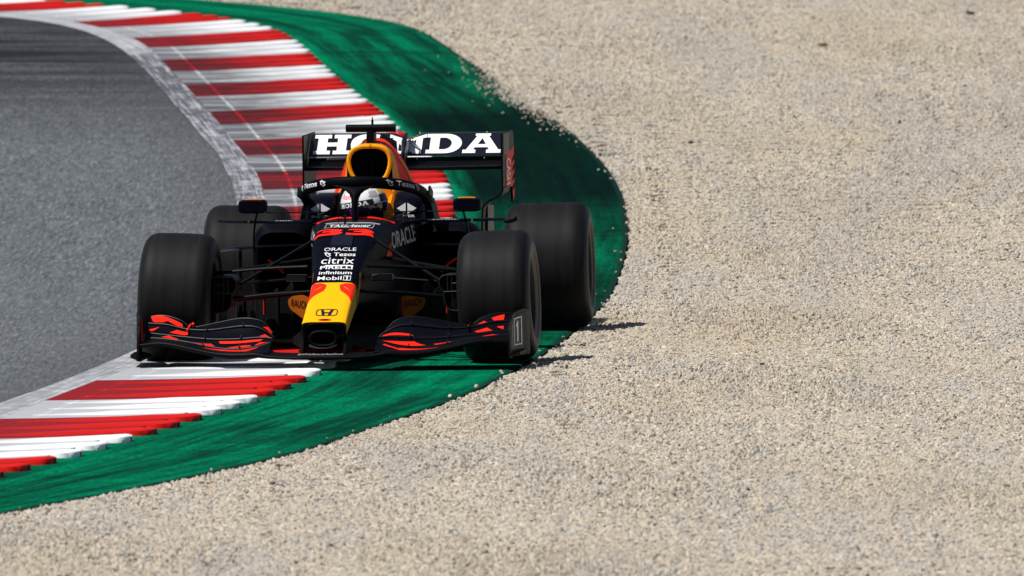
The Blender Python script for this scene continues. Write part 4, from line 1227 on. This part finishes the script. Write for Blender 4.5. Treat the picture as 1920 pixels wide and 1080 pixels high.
# ---- sidepods, fins, floor, turning vanes
for s in (-1, 1):
    rings = [rrect(hw_, z1, z0, y, 32, 4.0, s * cx) for y, cx, hw_, z1, z0 in ((1.46, .43, .13, .60, .33), (1.50, .43, .155, .635, .25), (1.62, .425, .18, .648, .16), (2.0, .40, .185, .63, .10), (2.5, .34, .17, .54, .10), (3.0, .24, .12, .42, .11), (3.35, .17, .06, .34, .13))]
    pod = obj('sidepod', loft(rings, True, False, True), 'navy_matt', car)
    obj('sidepod_inlet', loft([rings[0], rrect(.11, .58, .35, 1.75, 32, 4.0, s * .43)], True, False, True), 'duct', pod)
    fin = [(.25, 1.15, 1.42), (.5, 1.16, 1.40), (.70, 1.2, 1.36), (.745, 1.24, 1.36)]
    fo = obj('sidepod_fin', loft([[(s * x, y0, .662 + dz), (s * x, y0 + .02, .668 + dz), (s * x, y1, .667 + dz), (s * x, y1, .661 + dz), (s * x, y0 + .02, .657 + dz)] for (x, y0, y1), dz in zip(fin, (0, 0, .002, .003))]), 'navy', car, True, 40)
    obj('fin_light', lathe([(0, .001), (0, .008), (.006, .007), (.009, .001)], 10), 'gold', fo).location = (s * .58, 1.165, .668)
    decal('lettering', text_mesh('MOBIL', .02), lambda a, b, s=s: (s * .43 - .08 + .16 * a, 1.19 + .05 * b, .6695), 'white', fo)
    if s > 0: obj('fin_winglet', prism([(.74, .655), (.79, .668), (.81, .684), (.815, .66), (.79, .648), (.75, .645)], lambda p, s=s: (s * p[0], 1.24, p[1]), lambda p, s=s: (s * p[0], 1.36, p[1])), 'carbon', fo, False)
    lo_ = smooth_path([(.31, 1.36, .533), (.45, 1.36, .530), (.6, 1.38, .524), (.72, 1.4, .514), (.765, 1.44, .505)], 14)
    bl = obj('sidepod_blade', loft([[(s * p[0], p[1], p[2]), (s * p[0], p[1] + .02, p[2] + .009), (s * p[0], p[1] + .14, p[2] + .006), (s * p[0], p[1] + .02, p[2] - .008)] for p in lo_]), 'navy_gloss', car, True, 30)
    obj('blade_strut', prism([(1.4, .505), (1.5, .51), (1.5, .32), (1.42, .30)], lambda p, s=s: (s * .645, p[0], p[1]), lambda p, s=s: (s * .652, p[0], p[1])), 'carbon', bl, False)
    # turning vanes ahead of the pods
    tv = None
    for j, (xa, ya_, xb, yb_, z0, z1) in enumerate(((.33, .98, .42, 1.25, .07, .33), (.40, .90, .50, 1.3, .06, .30), (.47, .85, .60, 1.4, .06, .27), (.55, .95, .68, 1.45, .06, .24), (.63, 1.1, .72, 1.5, .06, .33))):
        pth = smooth_path([(xa, ya_), ((xa + xb) / 2 - .02, (ya_ + yb_) / 2), (xb, yb_)], 8)
        rg = [[(s * p[0], p[1], z0), (s * (p[0] + .006), p[1], z0), (s * (p[0] + .006), p[1], z1 + .03 * math.sin(i * .7)), (s * p[0], p[1], z1 + .03 * math.sin(i * .7))] for i, p in enumerate(pth)]
        v_ = obj('turning_vane', loft(rg), 'duct', car, True, 30)
        obj('vane_edge', tube([(s * (xa + .003), ya_ - .001, z1 - (.07 if j == 2 else z1 - z0)), (s * (xa + .003), ya_ - .001, z1)], .0022, 6), 'red' if j == 2 else 'carbon', v_)
        if j == 0: tv = v_
    for j in range(5):
        obj('slot_vane', tube([(s * (.52 + .022 * j), .9, .215), (s * (.52 + .022 * j), .9, .285)], .0022, 6), 'carbon_grey', car)
    obj('red_vane', tube(smooth_path([(s * .49, 1.3, .465), (s * .44, 1.3, .43), (s * .41, 1.3, .395)], 8), .012, 8, .5), 'red', car)
    # badge panel: rounded triangle with a word
    bp = [(.0, .88), (.3, 1.0), (.75, .98), (1.0, .80), (.95, .48), (.6, .18), (.3, 0.0), (.1, .06), (.0, .45)]
    loop_ = [tuple(p) for p in smooth_path(bp + [bp[0]], 40)[:-1]]
    mp = (lambda a, b: (.236 + .118 * a, .90 + .04 * a, .175 + .12 * b)) if s > 0 else (lambda a, b: (-.236 - .118 * a, .90 + .04 * a, .175 + .12 * b))
    pn = obj('badge_panel', prism(loop_, lambda p: mp(*p), lambda p: tuple(np.array(mp(*p)) + np.array((0, .006, 0)))), 'badge', car, False)
    pn['label'] = 'orange oval badge panel'
    off_ = lambda f: (lambda a, b: tuple(np.array(f(a, b)) + np.array((0, -.003, 0))))
    tx = (lambda a, b: mp(.12 + .76 * a, .42 + .32 * b + .12 * a)) if s > 0 else (lambda a, b: mp(.88 - .76 * a, .54 + .32 * b - .12 * a))
    decal('lettering', text_mesh('RAUCH', .01, .2), off_(tx), 'black_print', pn)
    decal('badge_edge', poly_mesh([[(.03, .82), (.1, .84), (.1, .3), (.05, .3)]]), off_(mp), 'red', pn, fit=False)
fl_ = [(.3, .75), (.62, 1.0), (.72, 1.5), (.74, 3.0), (.58, 3.2), (.5, 3.9)]
floor_pts = [(x, y) for x, y in fl_] + [(-x, y) for x, y in fl_[::-1]]
obj('floor', loft([[(x, y, .055 + .02 * (y - .75) + t_) for x, y in floor_pts] for t_ in (0, .012)]), 'carbon', car, False)
obj('splitter', loft([[(x, y, z_) for x, y in ((-.25, .55), (.25, .55), (.3, .8), (-.3, .8))] for z_ in (.05, .062)]), 'carbon', car, False)

# ---- rear: gearbox, suspension, wing
obj('gearbox', loft([rrect(.13, .44, .14, 3.3, 20, 4), rrect(.11, .40, .16, 3.7, 20, 4), rrect(.06, .36, .2, 4.1, 20, 4)]), 'carbon', car)
for s in (-1, 1):
    for a, b in (((.12, 3.2, .45), (.62, 3.55, .44)), ((.12, 3.7, .43), (.62, 3.6, .44)), ((.12, 3.1, .28), (.62, 3.55, .22)), ((.1, 3.8, .25), (.62, 3.6, .22)), ((.1, 3.57, .33), (.62, 3.57, .335))):
        obj('rear_wishbone', tube([(s * a[0], a[1], a[2]), (s * b[0], b[1], b[2])], .018, 8, .6), 'carbon_grey', car)
    obj('rear_push_rod', tube([(s * .16, 3.2, .50), (s * .6, 3.5, .25)], .012, 8), 'metal', car)
    obj('rear_duct', loft([[(s * x, 3.42 + q, z_) for x, z_ in ((.50, .42), (.585, .46), (.585, .2), (.52, .22))] for q in (0, .25)]), 'carbon', car, False)

def foil(xs, le, te, thick, camber):
    rings = []
    for x in xs:
        a = np.array(le(x)); b = np.array(te(x)); r_ = []
        ch = b - a; nn = np.array((-ch[1], ch[0])); nn = nn / np.linalg.norm(nn)
        if nn[1] < 0: nn = -nn
        for tt in np.linspace(0, 1, 9):
            p = a + ch * tt - nn * camber * math.sin(math.pi * tt) + nn * thick * (1.5 * math.sqrt(tt) * (1 - tt))
            r_.append((x, p[0], p[1]))
        for tt in np.linspace(1, 0, 9)[1:-1]:
            p = a + ch * tt - nn * camber * math.sin(math.pi * tt) - nn * thick * (1.5 * math.sqrt(tt) * (1 - tt))
            r_.append((x, p[0], p[1]))
        rings.append(r_)
    return loft(rings)
rw = obj('rear_wing', foil(np.linspace(-.522, .522, 31), lambda x: (3.80, .850 - .006 * math.cos(x * 3)), lambda x: (4.04, .893), .02, .028), 'carbon', car, True, 50)
rw['label'] = 'black rear wing carrying white lettering'
for s in (-1, 1):
    def te(x):
        k = smooth01(.0, .09, abs(x)); return (4.20, .985 + .030 * k)
    fl = obj('rear_flap', foil(np.linspace(s * .008, s * .520, 22), lambda x: (3.985, .900), te, .008, .004), 'navy_gloss', rw, True, 50)
    obj('flap_edge', tube([(x, *te(x)) for x in np.linspace(s * .012, s * .52, 20)], .0035, 6), 'carbon_grey', fl)
    for x_ in (.42, .06):
        for z_, y_ in ((1.017, 4.195), (.885, 4.0)):
            obj('rivet', lathe([(0, .006), (.003, .004), (.004, .0005)], 8), 'white', fl).location = (s * x_, y_ - .012, z_)
# letters of the wing
def letter(ch):
    if ch == 'H':
        return [[(0,0),(.46,0),(.46,.18),(.36,.18),(.36,.40),(.64,.40),(.64,.18),(.54,.18),(.54,0),(1,0),(1,.18),(.90,.18),(.90,.82),(1,.82),(1,1),(.54,1),(.54,.82),(.64,.82),(.64,.60),(.36,.60),(.36,.82),(.46,.82),(.46,1),(0,1),(0,.82),(.10,.82),(.10,.18),(0,.18)]]
    if ch == 'O':
        return [ellipse(.5, .5, .52, .52, 40, 2.4), ellipse(.5, .5, .235, .31, 32, 2.4)]
    if ch == 'N':
        return [[(0,0),(.36,0),(.36,.17),(.27,.17),(.27,.62),(.70,0),(.92,0),(.92,.82),(1.02,.82),(1.02,1),(.64,1),(.64,.82),(.74,.82),(.74,.44),(.36,1),(0,1),(0,.82),(.09,.82),(.09,.17),(0,.17)]]
    if ch == 'D':
        o_ = [(0,0),(.52,0)] + [(.52 + .46 * math.sin(a), .5 - .5 * math.cos(a)) for a in np.linspace(.15, math.pi - .15, 16)] + [(.52,1),(0,1),(0,.82),(.10,.82),(.10,.18),(0,.18)]
        i_ = [(.36,.2),(.48,.2)] + [(.48 + .22 * math.sin(a), .5 - .3 * math.cos(a)) for a in np.linspace(.15, math.pi - .15, 12)] + [(.48,.8),(.36,.8)]
        return [o_, i_]
    return [[(-.02,0),(.34,0),(.34,.17),(.27,.17),(.31,.29),(.67,.29),(.71,.17),(.64,.17),(.64,0),(1.04,0),(1.04,.17),(.97,.17),(.67,.88),(.72,.88),(.72,1),(.30,1),(.30,.88),(.35,.88),(.07,.17),(-.02,.17)],
            [(.38,.45),(.50,.76),(.61,.45)]]
def on_flap(a, b):
    zt_ = te(a)[1]
    y0, z0, y1, z1 = 3.997, .9064, 4.190, zt_ - .0054
    return (a, y0 + (y1 - y0) * b - .0022, z0 + (z1 - z0) * b + .0042)
lw = .193
for i, ch in enumerate('HONDA'):
    x0 = -.497 + i * .2005
    decal('wing_letter', poly_mesh(letter(ch)), lambda a, b, x0=x0: on_flap(x0 + lw * a, .03 + .94 * b), 'white', rw, fit=False, cuts=(3, 3))
obj('drag_actuator', loft([rrect(.010, .93, .88, 3.84, 16, 3), rrect(.017, 1.0, .88, 3.92, 16, 3), rrect(.017, 1.024, .90, 4.05, 16, 3), rrect(.008, 1.015, .95, 4.2, 16, 3)]), 'navy_gloss', rw)
obj('actuator_rod', merge(tube([(.02, 3.9, .99), (.07, 4.02, .93)], .005, 6), tube([(.04, 3.92, .99), (.085, 4.04, .92)], .004, 6)), 'metal', rw)
obj('wing_mount', tube(smooth_path([(0, 3.75, .42), (0, 3.7, .62), (0, 3.72, .82), (0, 3.82, .90), (0, 3.9, .9)], 14), .016, 8, 1.0), 'carbon', rw)
obj('wing_probe', tube([(-.40, 3.74, .893), (-.385, 3.74, .893), (-.27, 3.74, .895), (-.22, 3.74, .895)], [.010, .013, .013, .009], 10), 'carbon_grey', rw)
for s in (-1, 1):
    epr = [(3.80, 1.02), (4.46, 1.018), (4.52, .98), (4.52, .66), (4.44, .632), (4.38, .72), (3.80, .73)]
    def xo(p, o, s=s): return (s * (.526 + o), p[0], p[1])
    ep = obj('rear_end_plate', prism(epr, lambda p: xo(p, 0), lambda p: xo(p, .010)), 'carbon', rw, False)
    decal('sheen_panel', poly_mesh([[(3.84, .905), (3.84, 1.02), (4.2, 1.015), (4.2, .905)]]), lambda a, b, s=s: (s * .5375, a, b), 'tan', ep, fit=False)  # reflection on the upper plate, painted as a tan patch
    decal('red_panel', poly_mesh([[(3.98, .73), (3.98, .90), (4.515, .935), (4.515, .665), (4.45, .64), (4.38, .72)]]), lambda a, b, s=s: (s * .538, a, b), 'red', ep, fit=False)
    decal('lettering', text_mesh('CASH', .02), (lambda a, b: (.5395, 4.0 + .25 * b, .74 + .14 * (1 - a))) if s > 0 else (lambda a, b: (-.5395, 4.0 + .25 * b, .74 + .14 * a)), 'white', ep)
    for j in range(4):
        obj('louvre', prism([(4.40, .70 + .05 * j), (4.50, .725 + .05 * j), (4.50, .735 + .05 * j), (4.40, .715 + .05 * j)], lambda p, s=s: (s * .537, p[0], p[1]), lambda p, s=s: (s * .542, p[0], p[1])), 'duct', ep, False)
    lowp = smooth_path([(.531, .735), (.522, .705), (.49, .682), (.45, .662), (.425, .638), (.42, .60), (.42, .40)], 22)
    lp2 = obj('lower_end_plate', loft([[(s * p[0], 3.78, p[1]), (s * (p[0] + .010), 3.78, p[1] - .004), (s * (p[0] + .010), 4.2, p[1] - .004), (s * p[0], 4.2, p[1])] for p in lowp]), 'carbon', rw, True, 40)
    obj('support_plate', prism([(3.95, .64), (4.35, .62), (4.35, .40), (3.95, .40)], lambda p, s=s: (s * .432, p[0], p[1]), lambda p, s=s: (s * .44, p[0], p[1])), 'tan', rw, False)
obj('rain_light', box(-.04, .04, 4.1, 4.14, .28, .36, .006), 'red', car)

# ---- steering wheel
obj('steering_wheel', merge(box(-.13, .13, 1.12, 1.16, .56, .66, .02), box(-.05, .05, 1.1, 1.13, .58, .65, .008)), 'carbon', car)

# ------------------------------------------------------------------ the driver
root_m = car.matrix_basis.copy()
def person_mesh():
    J = {'pelvis': (0, 1.62, .24), 'belly': (0, 1.66, .36), 'chest': (0, 1.66, .50), 'collar': (0, 1.62, .585), 'neck': (0, 1.55, .63), 'head': (0, 1.47, .73), 'crown': (0, 1.46, .80)}
    rad = {'pelvis': .13, 'belly': .12, 'chest': .135, 'collar': .10, 'neck': .055, 'head': .075, 'crown': .06}
    Ed = [('pelvis', 'belly'), ('belly', 'chest'), ('chest', 'collar'), ('collar', 'neck'), ('neck', 'head'), ('head', 'crown')]
    for s, n in ((-1, 'r'), (1, 'l')):
        J['sh' + n] = (s * .155, 1.58, .565); rad['sh' + n] = .062
        J['el' + n] = (s * .165, 1.34, .48); rad['el' + n] = .045
        J['wr' + n] = (s * .14, 1.18, .60); rad['wr' + n] = .03
        J['pa' + n] = (s * .135, 1.13, .625); rad['pa' + n] = .034
        J['hip' + n] = (s * .09, 1.55, .22); rad['hip' + n] = .085
        J['kn' + n] = (s * .09, 1.12, .42); rad['kn' + n] = .06
        J['an' + n] = (s * .07, .72, .32); rad['an' + n] = .042
        Ed += [('collar', 'sh' + n), ('sh' + n, 'el' + n), ('el' + n, 'wr' + n), ('wr' + n, 'pa' + n), ('pelvis', 'hip' + n), ('hip' + n, 'kn' + n), ('kn' + n, 'an' + n)]
        for q in range(4):
            a, b = f'f{q}a' + n, f'f{q}b' + n
            J[a] = (s * .145, 1.105, .645 - .016 * q); rad[a] = .009
            J[b] = (s * .12, 1.095, .643 - .016 * q); rad[b] = .008
            Ed += [('pa' + n, a), (a, b)]
        J['ta' + n] = (s * .115, 1.14, .655); rad['ta' + n] = .010
        Ed += [('pa' + n, 'ta' + n)]
    ks = list(J); me_ = bpy.data.meshes.new('driver')
    me_.from_pydata([J[k] for k in ks], [(ks.index(a), ks.index(b)) for a, b in Ed], [])
    o_ = bpy.data.objects.new('person', me_); COL.objects.link(o_)
    md = o_.modifiers.new('skin', 'SKIN')
    me_.skin_vertices.new() if not me_.skin_vertices else None
    for k, sv in zip(ks, me_.skin_vertices[0].data):
        sv.radius = (rad[k], rad[k]); sv.use_root = (k == 'pelvis')
    sd = o_.modifiers.new('sub', 'SUBSURF'); sd.levels = 2; sd.render_levels = 2
    me_.materials.append(M['suit'])
    return o_
driver = person_mesh()
driver.matrix_basis = root_m
tag(driver, 'driver in a white helmet with dark visor seated in the cockpit', 'person')

# helmet: ellipsoid shell, visor patch, visor strip
HC = np.array((0.002, 1.44, .735)); HRx, HRy, HRz = .124, .145, .128
hrot = Matrix.Rotation(R(-9), 3, 'Y') @ Matrix.Rotation(R(-9), 3, 'Z')
def hpt(lon, lat, k=1.0):
    """lon 0 faces forward (-y), positive to +x"""
    lo, la = R(lon), R(lat)
    fz = 1.0 if la > 0 else 1.05
    v = Vector((HRx * k * math.cos(la) * math.sin(lo) * (1 - .08 * max(0, -math.sin(la))), -HRy * k * math.cos(la) * math.cos(lo), HRz * k * fz * math.sin(la)))
    v = hrot @ v
    return (HC[0] + v.x, HC[1] + v.y, HC[2] + v.z)
rings = [[hpt(lon, lat) for lon in np.linspace(-180, 180, 41)[:-1]] for lat in np.linspace(-62, 88, 24)]
helmet = obj('helmet', loft(rings), 'helmet', driver)
def hpatch(name, lons, lats, mat, k, parent=helmet, n=20, m=8):
    rg = []
    for j in range(m + 1):
        b = j / m
        rg.append([hpt(lons[0] + (lons[1] - lons[0]) * a, lats(a)[0] * (1 - b) + lats(a)[1] * b, k) for a in np.linspace(0, 1, n)])
    V_ = [p for r_ in rg for p in r_]
    F_ = [(i * n + j, i * n + j + 1, (i + 1) * n + j + 1, (i + 1) * n + j) for i in range(m) for j in range(n - 1)]
    return obj(name, (V_, F_), mat, parent)
vis = hpatch('visor', (-85, 85), lambda a: (-38 + 16 * abs(2 * a - 1) ** 2, 2), 'visor', 1.012)
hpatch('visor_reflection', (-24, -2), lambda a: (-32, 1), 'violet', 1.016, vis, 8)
hpatch('visor_strip', (-62, 40), lambda a: (0, 14), 'black_print', 1.02, vis)
for i_, ch in enumerate('HONDA'):
    decal('visor_letter', poly_mesh(letter(ch)), lambda a, b, i_=i_: hpt(-50 + 15.6 * i_ + 14.2 * a, 2.4 + 9.2 * b, 1.026), 'white', vis, fit=False, cuts=(3, 2))
decal('lettering', text_mesh('Red', .0), lambda a, b: hpt(-48 + 30 * a, 22 + 13 * b, 1.006), 'red', helmet, cuts=(4, 2))
hpatch('gold_crown', (64, 100), lambda a: (24, 50), 'gold', 1.004)
hpatch('helmet_panel', (60, 100), lambda a: (4, 22), 'navy_gloss', 1.004)
hpatch('helmet_panel', (-100, -66), lambda a: (-6, 20), 'grey', 1.004)
hpatch('chin_bar', (-75, 75), lambda a: (-60, -40 + 14 * abs(2 * a - 1) ** 2), 'navy', 1.006)
hpatch('chin_vent', (20, 60), lambda a: (-52, -34), 'helmet', 1.010)

for lo0, la0, lo1, la1 in ((-70, 15, -40, 45), (-60, 40, 60, 40), (8, 18, 14, 60), (-40, 62, 40, 62), (30, 20, 55, 46)):
    n_ = 10
    decal('helmet_line', poly_mesh([stroke([(lo0 + (lo1 - lo0) * q / n_, la0 + (la1 - la0) * q / n_) for q in range(n_ + 1)], 1.1)]), lambda a, b: hpt(a, b, 1.005), 'gold', helmet, fit=False)
hpatch('helmet_panel', (34, 58), lambda a: (18, 34), 'grey', 1.006)
